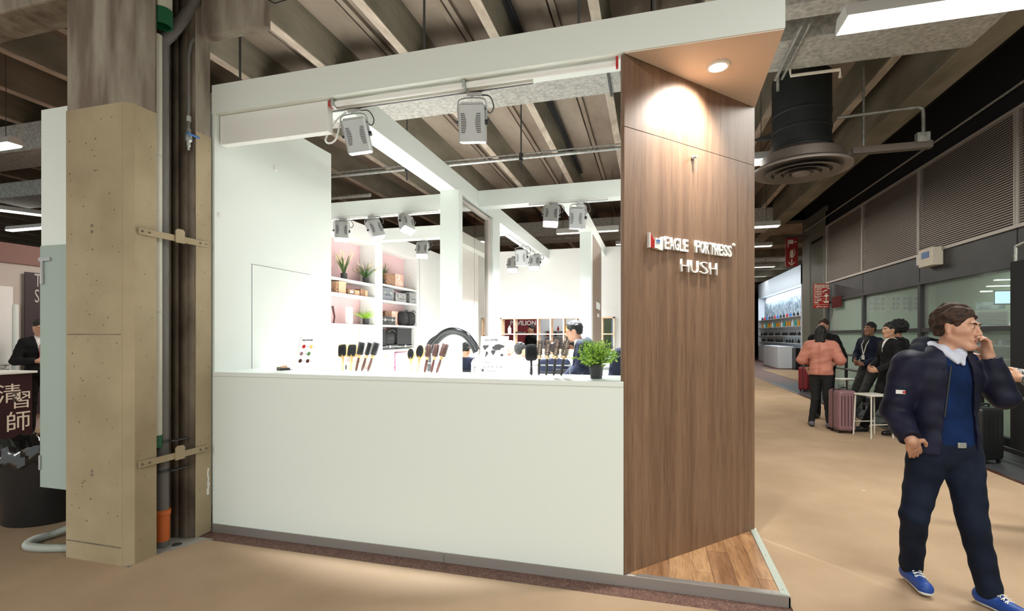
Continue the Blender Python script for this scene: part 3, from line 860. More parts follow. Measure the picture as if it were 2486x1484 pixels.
mb = MB(); mb.cyl((-3.36, 2.75, .0), (-3.36, 2.75, .05), .045, seg=22); mb.cyl((-3.36, 2.75, .24), (-3.36, 2.75, 3.62), .042, seg=22); mb.tube([(-3.36, 2.75, 3.60), (-3.34, 2.80, 3.68), (-3.30, 2.92, 3.92), (-3.29, 2.95, 4.0), (-3.29, 2.95, 5.0)], .043, 14); mb.obj('pipe', PIPEG, t, True)
mb = MB(); mb.lathe([(.046, .04), (.047, .22), (.053, .225), (.053, .255), (.044, .26)], (-3.36, 2.75, 0), 22); mb.obj('orange_socket', ORANGE, t, True)
for z in (.53, .74):
    mb = MB(); mb.lathe([(.044, 0), (.049, 0), (.049, .018), (.044, .018)], (-3.36, 2.75, z), 18); mb.box(-3.32, -3.28, 2.76, 2.90, z + .004, z + .010)
    mb.obj('clamp', GREYD, t, True)
t = thing('water_tap', 'thin grey water pipe ending in a valve with a blue lever beside the column recess', 'valve', (-3.27, 2.88, 2.85))
mb = MB(); mb.tube([(-3.27, 2.88, 2.99), (-3.27, 2.88, 3.55), (-3.27, 2.90, 3.66), (-3.27, 2.98, 3.80), (-3.27, 3.0, 3.9), (-3.27, 3.0, 5.0)], .011, 10); mb.obj('pipe', PIPEG, t, True)
mb = MB(); mb.lathe([(.012, .06), (.016, .05), (.016, .03), (.024, .02), (.024, -.03), (.014, -.04), (.014, -.07), (.009, -.075), (.009, -.10)], (-3.27, 2.88, 2.96), 14); mb.lathe([(.014, .08), (.017, .08), (.017, .12), (.014, .12)], (-3.27, 2.88, 2.99), 12); mb.obj('valve_body', GALV, t, True)
mb = MB(); mb.cbox((-3.25, 2.90, 2.975), (.02, .10, .012), ); mb.cyl((-3.27, 2.88, 2.96), (-3.25, 2.88, 2.978), .012, seg=10); mb.obj('lever', BLUE, t, True, bevel=.003)
# loose wire hanging from the concrete block to a rib
mb = MB(); mb.tube([(-2.70, 2.97, 3.95), (-2.62, 3.0, 3.90), (-2.4, 3.05, 3.96), (-2.1, 3.1, 3.98), (-1.95, 3.15, 4.04)], .004, 6); mb.tube([(-1.95, 3.15, 4.04), (-1.80, 3.2, 5.2)], .003, 6)
tag(mb.obj('cable', BLACKM), 'thin black wire drooping from the concrete block under the ceiling', 'cable')

# ---- white board with the grey-green locker door, left of the column
t = thing('locker', 'tall white board with a grey-green metal door, fixed beside the column', 'cabinet', (-4.03, 2.5, .43))
mb = MB(); mb.box(-4.165, -3.82, 2.50, 2.53, .43, 3.10); mb.obj('back_board', WHITE, t, True, bevel=.003)
d = MB(); d.box(-4.135, -3.83, 2.475, 2.499, .435, 2.13); do = d.obj('door', TEAL, t, True, bevel=.003)
mb = MB(); mb.box(-4.130, -4.02, 2.462, 2.474, 2.02, 2.045); mb.box(-4.11, -4.09, 2.462, 2.474, 1.93, 2.02); mb.cyl((-4.10, 2.466, 1.86), (-4.10, 2.466, 1.93), .012, seg=8); mb.obj('latch', GREYP, do)
mb = MB(); mb.cyl((-4.125, 2.468, .56), (-4.125, 2.468, .66), .007, seg=8); mb.obj('hinge', GREYP, do)

# ---- black bin with a liner, corrugated hose
t = thing('waste_bin', 'large black plastic bin lined with a black bag behind the column', 'bin', (-4.84, 2.97, 0))
mb = MB(); mb.lathe([(.29, 0), (.30, .01), (.355, .56), (.37, .575), (.37, .60), (.345, .60), (.335, .56), (.28, .03), (.001, .03)], (0, 0, 0), 40); mb.obj('tub', BLACKP, t)
mb = MB(); vs = []; seg = 80
for j, (r, z) in enumerate(((.382, .50), (.39, .55), (.385, .60), (.37, .635), (.34, .62), (.30, .54), (.22, .47), (.001, .44))):
    for i in range(seg):
        a = 2 * math.pi * i / seg
        w = (.014 * math.sin(a * 9 + j) + .010 * math.sin(a * 23 + 2 * j)) * (1 if j not in (7,) else 0)
        vs.append(((r + w) * math.cos(a), (r + w) * math.sin(a), z + .02 * math.sin(a * 13 + j * 1.7)))
mb.add(vs, [(j * seg + i, j * seg + (i + 1) % seg, (j + 1) * seg + (i + 1) % seg, (j + 1) * seg + i) for j in range(7) for i in range(seg)])
mb.obj('bin_liner', BLACKG, t)
hp = [(-3.86, 2.86, .20), (-3.97, 2.80, .16), (-4.12, 2.72, .09), (-4.25, 2.62, .035), (-4.27, 2.52, .030), (-4.20, 2.44, .030), (-4.06, 2.44, .03), (-3.86, 2.50, .03)]
def smoothpath(p, n):
    out = []
    P = [Vector(q) for q in p]; P = [2 * P[0] - P[1]] + P + [2 * P[-1] - P[-2]]
    for i in range(1, len(P) - 2):
        for j in range(n):
            u = j / n
            a, b, c, d = P[i - 1:i + 3]
            out.append(.5 * ((2 * b) + (c - a) * u + (2 * a - 5 * b + 4 * c - d) * u * u + (3 * b - 3 * c + d - a) * u ** 3))
    out.append(P[-2])
    return out
hs = smoothpath(hp, 26)
mb = MB(); mb.tube(hs, [.029 if i % 2 else .0235 for i in range(len(hs))], 12)
tag(mb.obj('hose', HOSE), 'ribbed pale grey hose looping out on the carpet from behind the column', 'hose')

# ================================================================== left background: another exhibitor
wl = thing('wall_left', None, None, (-9.5, 6, 0), kind='structure')
mb = MB(); mb.box(-9.62, -9.5, 2, 16, 0, 2.62); mb.obj('wall_board', WGREY, wl, True, smooth=False)
mb = MB(); mb.box(-9.62, -9.47, 2, 16, 2.62, 2.92); mb.obj('plum_band', PLUM, wl, True, smooth=False)
d1 = thing('door_1', None, None, (-9.49, 7.0, 0), kind='structure')
yd = onX(38, -9.45)
mb = MB(); mb.box(-9.5, -9.47, yd - 1.0, yd - .02, 0, 2.25); mb.obj('door_leaf', WHITE2, d1, True, bevel=.004)
mb = MB(); mb.cyl((-9.46, yd + .01, .6), (-9.46, yd + .01, 1.98), .035, seg=12); mb.obj('pull_bar', WHITE, d1, True)
mb = MB(); mb.tube([(-9.46, yd - .10, 1.06), (-9.42, yd - .10, 1.06), (-9.42, yd - .30, 1.06)], .014, 8); mb.cbox((-9.465, yd - .10, .95), (.02, .05, .08)); mb.obj('lever_handle', GALV, d1, True)
t = thing('banner', 'dark plum hanging banner with thin pale lettering behind the suited man', 'banner', (-9.45, 8, 1.3))
y0 = onX(60, -9.45)
mb = MB(); mb.box(-9.46, -9.44, y0, y0 + 1.8, .25, 2.5); mb.obj('sheet', mat('plum_black', (.045, .03, .035), .6), t, True, smooth=False)
yt = onX(84, -9.43)
text_obj('lettering', 'THE', .30, (-9.435, yt, 2.28), (0, 1, 0), (0, 0, 1), mat('silver_print', (.5, .48, .46), .5), t, True, sx=.5)
text_obj('lettering', 'SHOW', .30, (-9.435, yt, 2.03), (0, 1, 0), (0, 0, 1), MT['silver_print'], t, True, sx=.5)
t = thing('reception_counter', 'dark wine reception desk with a white top and pale seal-script characters', 'counter', (-8.75, 4.3, 0))
mb = MB(); mb.box(-9.1, -8.47, 3.4, 4.98, .02, .97); mb.obj('body', DWINE, t, True, bevel=.004)
mb = MB(); mb.box(-9.14, -8.43, 3.36, 5.02, .97, 1.0); mb.obj('top', WHITE, t, True, bevel=.003)
mb = MB(); mb.box(-9.14, -8.40, 3.3, 5.05, 0, .02); mb.obj('base', CREAM, t, True)
for ch, py, sz, px in (('習', 985, .26, 24), ('師', 1042, .30, 12), ('清', 972, .28, -8)):
    x, y, z = pt(px, py, X=-8.462)
    text_obj('lettering', ch, sz, (-8.466, y, z - .03), (0, 1, 0), (0, 0, 1), CREAM, t, True, ext=.002)
# ceiling lamps and cable trays seen at far left
def batten(name, c, L_, lab, e=TUBE_E, w=.16, rotz=0, group=None):
    t = thing(name, lab, 'lamp', c, rotz, group)
    mb = MB(); mb.prism([(-w / 2, 0), (w / 2, 0), (w / 3, .09), (-w / 3, .09)], -L_ / 2, L_ / 2, Matrix(((0, 0, 1, 0), (1, 0, 0, 0), (0, 1, 0, 0), (0, 0, 0, 1)))); mb.obj('housing', WHITE2, t)
    mb = MB(); mb.cbox((0, 0, -.012), (L_ - .03, w - .02, .022)); mb.obj('tube', e, t, bevel=.006)
    each('hanger', GREYD, t, False, cyls=[((s * L_ * .38, 0, .09), (s * L_ * .38, 0, 5.53 - c[2]), .004, 6) for s in (-1, 1)])
    return t
batten('ceiling_lamp', (-9.1, 4.69, 4.1), 1.6, 'lit fluorescent ceiling lamp at far left above the wall of the dark banner', w=.18, rotz=0)
batten('ceiling_lamp', (-13.6, 8.5, 4.1), 3.4, 'thin lit ceiling lamp low in the left gap, the farther one', TUBE_F)
batten('ceiling_lamp', (-12.6, 7.7, 4.1), 1.8, 'lit ceiling lamp beside the white board left of the column', TUBE_F, rotz=R(60))
t = thing('air_duct', 'flat galvanised air duct hanging beyond the concrete column', 'duct', (-7.8, 7.0, 4.15))
mb = MB(); mb.box(-12.5, -5.4, 6.62, 7.3, 4.15, 4.45); mb.obj('duct_body', GALV, t, True, bevel=.01)
mb = MB()
for x in (-9.4, -8.2, -7.0): mb.box(x, x + .04, 6.60, 7.33, 4.12, 4.48)
for x in (-9.38, -6.98): mb.box(x, x + .02, 7.0, 7.02, 4.45, 4.62)
mb.obj('flange', GREYD, t, True)
mb = MB(); mb.cyl((-11.5, 8.0, 4.05), (-4.9, 8.0, 4.05), .035, seg=8); mb.cyl((-11.5, 8.1, 3.75), (-4.9, 8.1, 3.75), .02, seg=8)
for x in (-11, -8): mb.cyl((x, 8.05, 3.73), (x, 8.05, 5.519), .02, seg=6)
tag(mb.obj('conduit', GALV), 'pair of thin steel conduits crossing the left gap under the ceiling', 'pipe')
wb = MB(); wb.box(9, 9.1, -6, 46, -.1, 5.8); tag(wb.obj('wall_end', DARKC, smooth=False), kind='structure')
wb = MB(); wb.box(4.9, 8.99, 17.5, 17.6, 3.4, 5.6); tag(wb.obj('wall_over_room', DARKC, smooth=False), kind='structure')
wb = MB(); wb.box(3.63, 9, 17.6, 46, 5.05, 5.15); tag(wb.obj('ceiling_bay', CEILC, smooth=False), kind='structure')
for y in (19.5, 22.5, 26.5, 29.5, 32.5, 37.5, 41):
    wb = MB(); wb.box(3.63, 8.99, y, y + .35, 4.72, 5.049); tag(wb.obj('ceiling_beam', RIBC, smooth=False), kind='structure')
wb = MB(); wb.box(-36, 9, 45.8, 46, -.1, 5.8); tag(wb.obj('wall_back', BLACKW, smooth=False), kind='structure')
wb = MB(); wb.box(-36.1, -36, -6, 46, -.1, 5.8); tag(wb.obj('wall_side', BLACKW, smooth=False), kind='structure')

# ================================================================== right side of the hall
WX = 4.6
wr = thing('wall_right', None, None, (WX, 8, 0), kind='structure')
mb = MB(); mb.box(WX + .06, WX + .3, -6, 17.5, 4.46, 5.7); mb.box(3.6, WX + .3, -6, 46, 5.48, 5.6)
mb.obj('black_upper', BLACKW, wr, True, smooth=False)
mull = [WX * f for f in (1.743, 2.277, 2.811, 3.325)]
mull = [WX * 1.743 - 2.43 * 2, WX * 1.743 - 2.43] + mull
bh = MB(); bh.box(WX, WX + .25, -6, 15.3, 2.40, 2.90); bh.box(WX - .02, WX, -6, 15.3, 2.40, 2.45); bh.obj('bulkhead', NEARB, wr, True, smooth=False)
for a, b_ in zip(mull[:-1], mull[1:]):
    m_ = MB(); m_.box(WX - .003, WX, b_ - .008, b_ + .008, 2.40, 2.90); m_.obj('bulkhead_joint', BLACKM, wr, True)
louvm = mat('louver_slat', (.30, .255, .22), .5, .2)
frm = mat('louver_frame', (.46, .42, .38), .5, .3)
def louver(y0, y1, z0=2.94, z1=4.44, x=WX):
    mb = MB(); n = int((z1 - z0) / .033)
    for i in range(n):
        z = z0 + (i + .5) * (z1 - z0) / n
        mb.add([(x + .02, y0, z + .010), (x + .02, y1, z + .010), (x - .006, y1, z + .002), (x - .006, y0, z + .002), (x + .02, y0, z + .006), (x + .02, y1, z + .006), (x - .006, y1, z - .017), (x - .006, y0, z - .017)],
               [(0, 1, 2, 3), (7, 6, 5, 4), (3, 2, 6, 7), (0, 3, 7, 4), (1, 5, 6, 2)])
    o = mb.obj('louver_slats', louvm, wr, True, smooth=False); o['kind'] = 'stuff'
bk = MB(); bk.box(WX + .05, WX + .08, -6, 17.5, 2.9, 4.46); bk.obj('louver_backing', BLACKW, wr, True)
fr = []
allm = [-1.7, mull[0]] + mull[1:]
allm = [mull[0] - 2.43 * 2, mull[0] - 2.43] + mull
for a, b_ in zip(allm[:-1], allm[1:]):
    louver(a + .04, b_ - .04)
for y in allm:
    m_ = MB(); m_.box(WX - .025, WX + .04, y - .035, y - .008, 2.90, 4.46); m_.box(WX - .025, WX + .04, y + .008, y + .035, 2.90, 4.46); m_.obj('louver_post', frm, wr, True)
m_ = MB(); m_.box(WX - .03, WX + .04, allm[0], 15.3, 2.90, 2.945); m_.obj('louver_rail', frm, wr, True)
m_ = MB(); m_.box(WX - .03, WX + .04, allm[0], 15.3, 4.44, 4.475); m_.obj('louver_rail', frm, wr, True)
# narrow grey-green louvered bay reaching the floor, and the pilaster
mb = MB(); mb.box(WX - .02, WX + .3, 15.4, 15.55, 0, 4.9); mb.box(WX - .02, WX + .3, 16.75, 17.5, 0, 5.06); mb.box(WX, WX + .3, 15.4, 17.5, 4.3, 5.06)
mb.obj('pilaster', mat('pilaster_paint', (.17, .17, .14), .6), wr, True, smooth=False)
mb = MB(); n = 110
for i in range(n):
    z = .6 + i * 3.6 / n
    mb.box(WX - .005, WX + .02, 15.55, 16.75, z, z + .018)
o = mb.obj('bay_slats', mat('bay_slat', (.24, .25, .21), .5), wr, True, smooth=False); o['kind'] = 'stuff'
mb = MB(); mb.box(WX + .03, WX + .1, 15.5, 16.8, 0, 4.4); mb.obj('bay_backing', BLACKW, wr, True)
# windows: frames, panes
mb = MB(); mb.box(WX, WX + .10, -6, 15.3, 0, .12); mb.obj('sill', BLACKM, wr, True)
mb = MB(); mb.box(WX, WX + .10, -6, 15.3, 1.56, 1.63); mb.obj('transom', NEARB, wr, True)
for i, y in enumerate(allm):
    m_ = MB(); m_.box(WX - .01, WX + .12, y - .045, y + .045, 0, 2.4); m_.obj('mullion', NEARB if i else BLACKM, wr, True, bevel=.004)
for a, b_ in zip(allm[:-1], allm[1:]):
    for z0, z1 in ((.12, 1.56), (1.63, 2.4)):
        m_ = MB(); m_.box(WX + .05, WX + .058, a + .045, b_ - .045, z0, z1); m_.obj('pane', GLASS, wr, True, smooth=False)
# dark column standing at the right frame edge
t = MB(); t.box(WX - .12, WX + .02, mull[2] - .62, mull[2] - .08, 0, 2.45); tag(t.obj('trim_4', BLACKM, smooth=False), kind='structure')
# the room behind the glass
rm = thing('wall_far_right', None, None, (8, 8, 0), kind='structure')
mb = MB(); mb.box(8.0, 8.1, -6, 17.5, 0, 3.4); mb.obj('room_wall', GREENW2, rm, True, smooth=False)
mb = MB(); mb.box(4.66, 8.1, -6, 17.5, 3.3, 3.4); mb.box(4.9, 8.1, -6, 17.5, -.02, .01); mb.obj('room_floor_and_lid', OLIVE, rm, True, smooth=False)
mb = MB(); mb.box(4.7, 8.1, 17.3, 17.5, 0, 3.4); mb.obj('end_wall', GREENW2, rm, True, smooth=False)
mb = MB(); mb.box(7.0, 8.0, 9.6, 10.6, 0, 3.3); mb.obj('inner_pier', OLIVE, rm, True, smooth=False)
area('room_lamp', (6.3, 12.5, 3.2), 2.0, 55, (.85, 1, .88), sizey=4)
area('room_lamp', (6.3, 7.0, 3.2), 2.0, 8, (.85, 1, .88), sizey=3)
for i, pxp in enumerate((2117, 2138, 2175, 2202, 2218)):
    xpp = onY(pxp, 17.27)
    p = thing('poster', 'grey poster of small pictures on the room end wall behind the glass, %s one' % ['leftmost', 'second', 'middle', 'fourth', 'rightmost'][i], 'poster', (xpp, 17.28, 2.45))
    mb = MB(); mb.cbox((xpp, 17.285, 2.45), (.24, .02, .46)); mb.obj('sheet', PAPERW, p, True)
    mb = MB()
    for a in (-.055, .055):
        for c_ in (-.14, 0, .14): mb.cbox((xpp + a, 17.272, 2.45 + c_), (.09, .006, .12))
    mb.obj('picture', GREYC, p, True)['kind'] = 'stuff'
t = thing('display_screen', 'lit pale blue screen hanging behind the right window', 'screen', (6.2, 0, 0))
x0 = onY(2420, 7.6); x1 = onY(2462, 7.6)
def wbox(px0, px1, py0, py1, Y, d, m_, name, parent):
    a = pt(px0, py1, Y=Y); b2 = pt(px1, py0, Y=Y)
    mb = MB(); mb.box(a[0], b2[0], Y, Y + d, a[2], b2[2]); return mb.obj(name, m_, parent, True)
wbox(2420, 2462, 707, 737, 10.5, .05, SCREEN, 'screen_face', t)
wbox(2417, 2466, 705, 740, 10.56, .04, BLACKP, 'screen_case', t)
t = thing('notice_board', 'white notice board with rows of grey print behind the right window', 'board', (7.9, 10.8, 1.5))
wbox(2370, 2450, 753, 797, 11.2, .04, PAPERW, 'board', t)
for i in range(9): wbox(2374, 2446, 757 + i * 4.3, 758.2 + i * 4.3, 11.19, .006, GREYC, 'print_row', t)
t = thing('wall_picture', 'blue-grey city picture above the notice board behind the window', 'picture', (7.9, 10.8, 1.9))
wbox(2370, 2440, 733, 751, 11.3, .04, noisy('city_print', (.12, .2, .28), (.6, .7, .76), 6, .6, bump=0), 'print', t)
for i, (a, c_, y_) in enumerate(((2385, 2410, 707), (2400, 2456, 694), (2418, 2458, 679))):
    t = thing('room_lamp_tube', 'thin lit tube lamp behind the right window, the %s one' % ['lowest', 'middle', 'highest'][i], 'lamp', pt(a, y_, Y=8.4 + i * .2))
    wbox(a, c_, y_ - 1, y_ + 1.5, 9.3 + i * .2, .06, TUBE_F, 'tube', t)
t = thing('metal_shelf', 'low steel shelving with small goods behind the window glass', 'shelf', (7.6, 13, 0))
for z in (.5, .95, 1.25, 1.62): 
    mb = MB(); mb.box(7.5, 7.95, 11.2, 15.8, z, z + .03); mb.obj('shelf_board', GALV, t, True)
mb = MB()
for y in (11.25, 12.8, 14.3, 15.7): mb.box(7.52, 7.56, y, y + .04, 0, 1.65)
mb.obj('upright', GALV, t, True)
for i in range(16):
    y = 11.4 + i * .27; c_ = (WHITE2, GREYC, PALEBL, KRAFT)[i % 4]; z = (1.65, 1.28)[i % 2]
    mb = MB(); mb.cbox((7.7, y, z + .06), (.18, .15, .12)); mb.cbox((7.7, y, z + .13), (.12, .1, .02))
    tag(mb.obj('storage_box', c_, bevel=.004), 'small %s box on the steel shelving behind the window glass' % ('white', 'dark grey', 'pale blue', 'kraft')[i % 4], 'box', '%s boxes on the shelving behind the glass' % ('white', 'dark grey', 'pale blue', 'kraft')[i % 4])
# railing
t = thing('railing', 'black metal railing with two rails in front of the right windows', 'railing', (3.95, 9, 0))
for z in (1.08, .76):
    mb = MB(); mb.cyl((4.15, 1.0, z), (4.15, 14.6, z), .026, seg=10); mb.obj('rail', GREYD, t, True)
for i in range(15):
    y = 1.4 + i * .93
    mb = MB(); mb.box(4.125, 4.175, y - .03, y + .03, 0, 1.08); mb.obj('post', BLACKP, t, True, bevel=.004)
mb = MB(); mb.box(4.13, 4.17, 1.0, 14.6, .10, .15); mb.obj('bottom_rail', BLACKP, t, True)
# electric box on the bulkhead, conduit
t = thing('electric_box', 'beige electric box with a blue lid window fixed under the louvers', 'box', (4.5, 0, 0))
a = pt(2222, 655, X=WX - .1); y0 = onX(2270, WX - .12); y1 = onX(2236, WX - .12)
mb = MB(); mb.box(WX - .16, WX - .001, y0, y1, 2.66, 2.96); mb.obj('case', CREAM, t, True, bevel=.012)
mb = MB(); mb.box(WX - .17, WX - .16, y0 + .10, y1 - .12, 2.80, 2.90); mb.obj('window', BLUE, t, True)
mb = MB(); mb.box(WX - .13, WX - .001, y1, y1 + .14, 2.72, 2.90); mb.obj('side_module', WHITE2, t, True, bevel=.005)
mb = MB(); mb.tube([(WX - .03, 3, 4.75), (WX - .03, 17.2, 4.72)], .018, 8)
tag(mb.obj('conduit', GALV), 'long thin steel conduit running along the black wall above the louvers', 'pipe')
yb = onX(2458, WX - .1)
mb = MB(); mb.tube(smoothpath([(WX - .06, yb, 2.08), (WX - .06, yb, 2.58), (WX - .06, yb - .06, 2.66), (WX - .06, yb - .5, 2.68), (WX - .06, yb - 2, 2.68)], 6), .022, 10)
tag(mb.obj('conduit', GALV), 'bent steel conduit dropping down the dark wall at the right edge', 'pipe')
# red signs
t = thing('fire_sign', 'hanging red sign with hose reel, extinguisher and down arrow', 'sign', (4.1, 17, 2.5))
xa, xb = onY(1907, 17.0), onY(1937, 17.0); za = pt(1922, 647, Y=17)[2]; zb = pt(1922, 577, Y=17)[2]
mb = MB(); mb.box(xa, xb, 17.0, 17.03, za, zb); mb.obj('plate', REDS, t, True)
cx = (xa + xb) / 2; w = (xb - xa); h = zb - za
mb = MB(); mb.tube([(xb, 17.02, zb + .02), (WX, 17.02, zb + .02)], .02, 8); mb.box(xa, xb, 17.0, 17.04, zb, zb + .04); mb.obj('bracket', GREYD, t, True)
mb = MB()
mb.box(cx - w * .30, cx + w * .12, 16.985, 16.998, za + h * .78, za + h * .92); mb.box(cx + w * .12, cx + w * .3, 16.985, 16.998, za + h * .83, za + h * .86); mb.cyl((cx + w * .32, 16.985, za + h * .845), (cx + w * .32, 16.998, za + h * .845), w * .07); mb.box(cx - w * .33, cx - w * .26, 16.985, 16.998, za + h * .66, za + h * .9)
mb.obj('hose_reel_symbol', CREAM, t, True)
mb = MB(); mb.prism([(cx - w * .14, za + h * .30), (cx + w * .14, za + h * .30), (cx + w * .14, za + h * .50), (cx + w * .07, za + h * .56), (cx - w * .07, za + h * .56), (cx - w * .14, za + h * .50)], -16.998, -16.985, Matrix(((1, 0, 0, 0), (0, 0, -1, 0), (0, 1, 0, 0), (0, 0, 0, 1))))
mb.tube([(cx, 16.99, za + h * .56), (cx + w * .2, 16.99, za + h * .60), (cx + w * .27, 16.99, za + h * .50), (cx + w * .22, 16.99, za + h * .36)], w * .03, 6); mb.obj('extinguisher_symbol', CREAM, t, True)
mb = MB(); mb.box(cx - w * .05, cx + w * .05, 16.985, 16.998, za + h * .10, za + h * .25)
for s in (-1, 1): mb.tube([(cx, 16.99, za + h * .04), (cx + s * w * .26, 16.99, za + h * .15)], w * .045, 6)
mb.obj('down_arrow', CREAM, t, True)
t = thing('emergency_sign', 'red emergency sign of three rows with white symbols on the corner by the louvers', 'sign', (4.3, 15.1, 2.6))
YS = 14.9
xa, xb = onY(1975, YS), onY(2013, YS); za = pt(1994, 748, Y=YS)[2]; zb = pt(1994, 689, Y=YS)[2]; w = xb - xa; h = zb - za
mb = MB(); mb.box(xa, xb, YS, YS + .03, za, zb); mb.obj('plate', REDS, t, True)
ln = lambda txt, u, v, s, al='LEFT': text_obj('lettering', txt, s, (xa + w * u, YS - .004, za + h * v), (1, 0, 0), (0, 0, 1), CREAM, t, True, align=al, off=.0006)
ln('Emergenza', .52, .905, .078, 'CENTER'); ln('Emergency', .52, .84, .078, 'CENTER')
for v, a1, a2, a3 in ((.64, 'E 4044', 'Ambulanza', 'Ambulance'), (.42, 'E 5075', 'Pronto Soccorso', 'First aid'), (.19, 'E 3089', 'Polizia', 'Police')):
    ln(a1, .05, v + .10, .062); ln(a2, .05, v + .04, .04); ln(a3, .05, v, .04)
ln('fieramilano', .36, .035, .046)
mb = MB()
for v in (.82, .60, .375, .14): mb.box(xa + w * .05, xa + w * .95, YS - .006, YS - .001, za + h * v, za + h * v + .006)
mb.tube([(xa + w * .16, YS - .003, za + h * .075), (xa + w * .23, YS - .003, za + h * .03), (xa + w * .34, YS - .003, za + h * .10)], .008, 5)
mb.obj('rule_lines', CREAM, t, True)
mb = MB(); sx_, sz_ = xa + w * .82, za + h * .50; mb.cbox((sx_, YS - .004, sz_), (.10, .006, .035)); mb.cbox((sx_, YS - .004, sz_), (.035, .0075, .10)); mb.obj('cross_symbol', CREAM, t, True)
mb = MB(); sz_ = za + h * .70; mb.tube([(sx_ - .08, YS - .003, sz_ - .03), (sx_, YS - .003, sz_ + .02), (sx_ + .02, YS - .003, sz_)], .018, 6); mb.tube([(sx_ + .02, YS - .003, sz_ + .06), (sx_ + .08, YS - .003, sz_ + .05)], .012, 6); mb.obj('hand_symbol', CREAM, t, True)
mb = MB(); sz_ = za + h * .25; mb.ball((sx_, YS - .003, sz_ + .06), (.02, .004, .02), 8); mb.cbox((sx_, YS - .004, sz_), (.11, .006, .05)); mb.cbox((sx_ - .06, YS - .004, sz_ + .02), (.05, .006, .02)); mb.obj('police_symbol', CREAM, t, True)
mb = MB(); mb.box(WX - .03, WX - .004, 14.15, 14.85, 2.22, 2.50)
tag(mb.obj('fire_sign', REDD), 'small dark red sign flat on the wall right of the emergency sign', 'sign')

# hall lamps in a row down the aisle
def hall_lamp(x, y, L_, lab, e=TUBE_E, w=.30, z=4.2):
    t = thing('fluorescent_lamp', lab, 'lamp', (x, y, z))
    mb = MB()
    prof = [(-w / 2, 0), (-w * .30, .11), (w * .30, .11), (w / 2, 0), (w / 2 - .012, 0), (w * .29, .098), (-w * .29, .098), (-w / 2 + .012, 0)]
    mm = Matrix(((0, 0, 1, 0), (1, 0, 0, 0), (0, 1, 0, 0), (0, 0, 0, 1)))
    mb.prism([(-w / 2, 0), (-w * .32, .11), (w * .32, .11), (w / 2, 0), (w / 2, .012), (w * .36, .122), (-w * .36, .122), (-w / 2, .012)][::1], -L_ / 2, L_ / 2, mm)
    for s in (-1, 1): mb.prism([(-w / 2, 0), (w / 2, 0), (w * .32, .115), (-w * .32, .115)], s * L_ / 2 - .006, s * L_ / 2 + .006, mm)
    mb.obj('reflector_housing', WHITE2, t)
    for s in (-1, 1):
        mb = MB(); mb.cyl((-L_ / 2 + .04, s * w * .2, .03), (L_ / 2 - .04, s * w * .2, .03), .019, seg=10); mb.obj('tube', e, t)
    mb = MB(); mb.cbox((0, 0, .012), (L_ - .03, w * .94, .006)); mb.obj('diffuser', e, t)
    each('hanger', GREYD, t, False, cyls=[((s * L_ * .4, 0, .11), (s * L_ * .4, 0, 5.525 - z), .005, 6) for s in (-1, 1)])
    return t
hall_lamp(3.0, 4.95, 2.8, 'large lit fluorescent ceiling lamp under the double beam, the nearest one')
hall_lamp(.75, 8.5, 2.25, 'lit ceiling lamp beside the round air diffuser', w=.34)
hall_lamp(1.6, 13.6, 2.9, 'lit ceiling lamp down the aisle, the third from the camera', TUBE_F)
hall_lamp(2.3, 18.4, 3.2, 'lit ceiling lamp down the aisle, the fourth from the camera', TUBE_F, z=4.5)
hall_lamp(3.4, 24, 3.6, 'lit ceiling lamp down the aisle, the fifth from the camera', TUBE_F, z=4.5)
hall_lamp(4.3, 31, 4.0, 'lit ceiling lamp down the aisle, the farthest one', TUBE_F, z=4.85)
hall_lamp(-1.5, 12.2, 1.5, 'lit ceiling lamp seen over the back wall of the stand, nearer one', TUBE_F, z=4.02, w=.16)
hall_lamp(-.3, 16.5, 1.6, 'lit ceiling lamp seen over the back wall of the stand, farther one', TUBE_F, z=4.45, w=.2)
area('aisle_lamp_light', (3.0, 4.95, 4.17), 2.6, 80, (1, .98, .90), sizey=.3)
area('aisle_lamp_light', (1.6, 13.6, 4.15), 2.6, 90, (1, .95, .84), sizey=.3)
area('aisle_lamp_light', (2.2, 22, 4.15), 2.6, 120, (1, .97, .9), sizey=.3)
area('left_lamp_light', (-7, 6.5, 3.7), 2.4, 60, (1, .93, .85), sizey=.6)

# round air diffuser
t = thing('air_diffuser', 'large round grey air diffuser hanging under a dark ribbed duct', 'diffuser', (1.99, 7.66, 3.76))
mb = MB(); mb.lathe([(.36, .22), (.36, .30), (.37, .31), (.37, .33), (.36, .34), (.36, .52), (.37, .53), (.37, .55), (.36, .56), (.36, .74), (.37, .75), (.37, .77), (.36, .78), (.36, 1.28)], (0, 0, 0), 48); mb.obj('duct', mat('dark_duct', (.035, .04, .042), .5, .4), t)
mb = MB(); mb.lathe([(.40, .26), (.47, .20), (.50, .08), (.58, .05)], (0, 0, 0), 56); mb.lathe([(.36, .24), (.44, .24), (.50, .20), (.50, .05)], (0, 0, 0), 56); mb.obj('collar', mat('brown_grey_metal', (.16, .13, .11), .5, .3), t)
mb = MB(); mb.lathe([(.50, .06), (.59, .04), (.605, .02), (.60, .0), (.57, .005), (.50, .03)], (0, 0, 0), 60); mb.obj('outer_ring', mat('diffuser_ring', (.27, .23, .20), .45, .3), t)
for i, (r0, r1, z) in enumerate(((.36, .47, -.03), (.24, .33, -.035), (.14, .21, -.04))):
    mb = MB(); mb.lathe([(r0, z + .05), (r0 + .02, z + .03), (r1, z + .0), (r1 + .004, z - .008), (r0 + .01, z + .012), (r0 - .008, z + .045)], (0, 0, 0), 56); mb.obj('cone_ring', MT['brown_grey_metal'], t)
mb = MB(); mb.lathe([(.001, -.05), (.10, -.05), (.12, -.03), (.10, -.01), (.001, 0)], (0, 0, 0), 32); mb.obj('centre_disc', MT['diffuser_ring'], t)
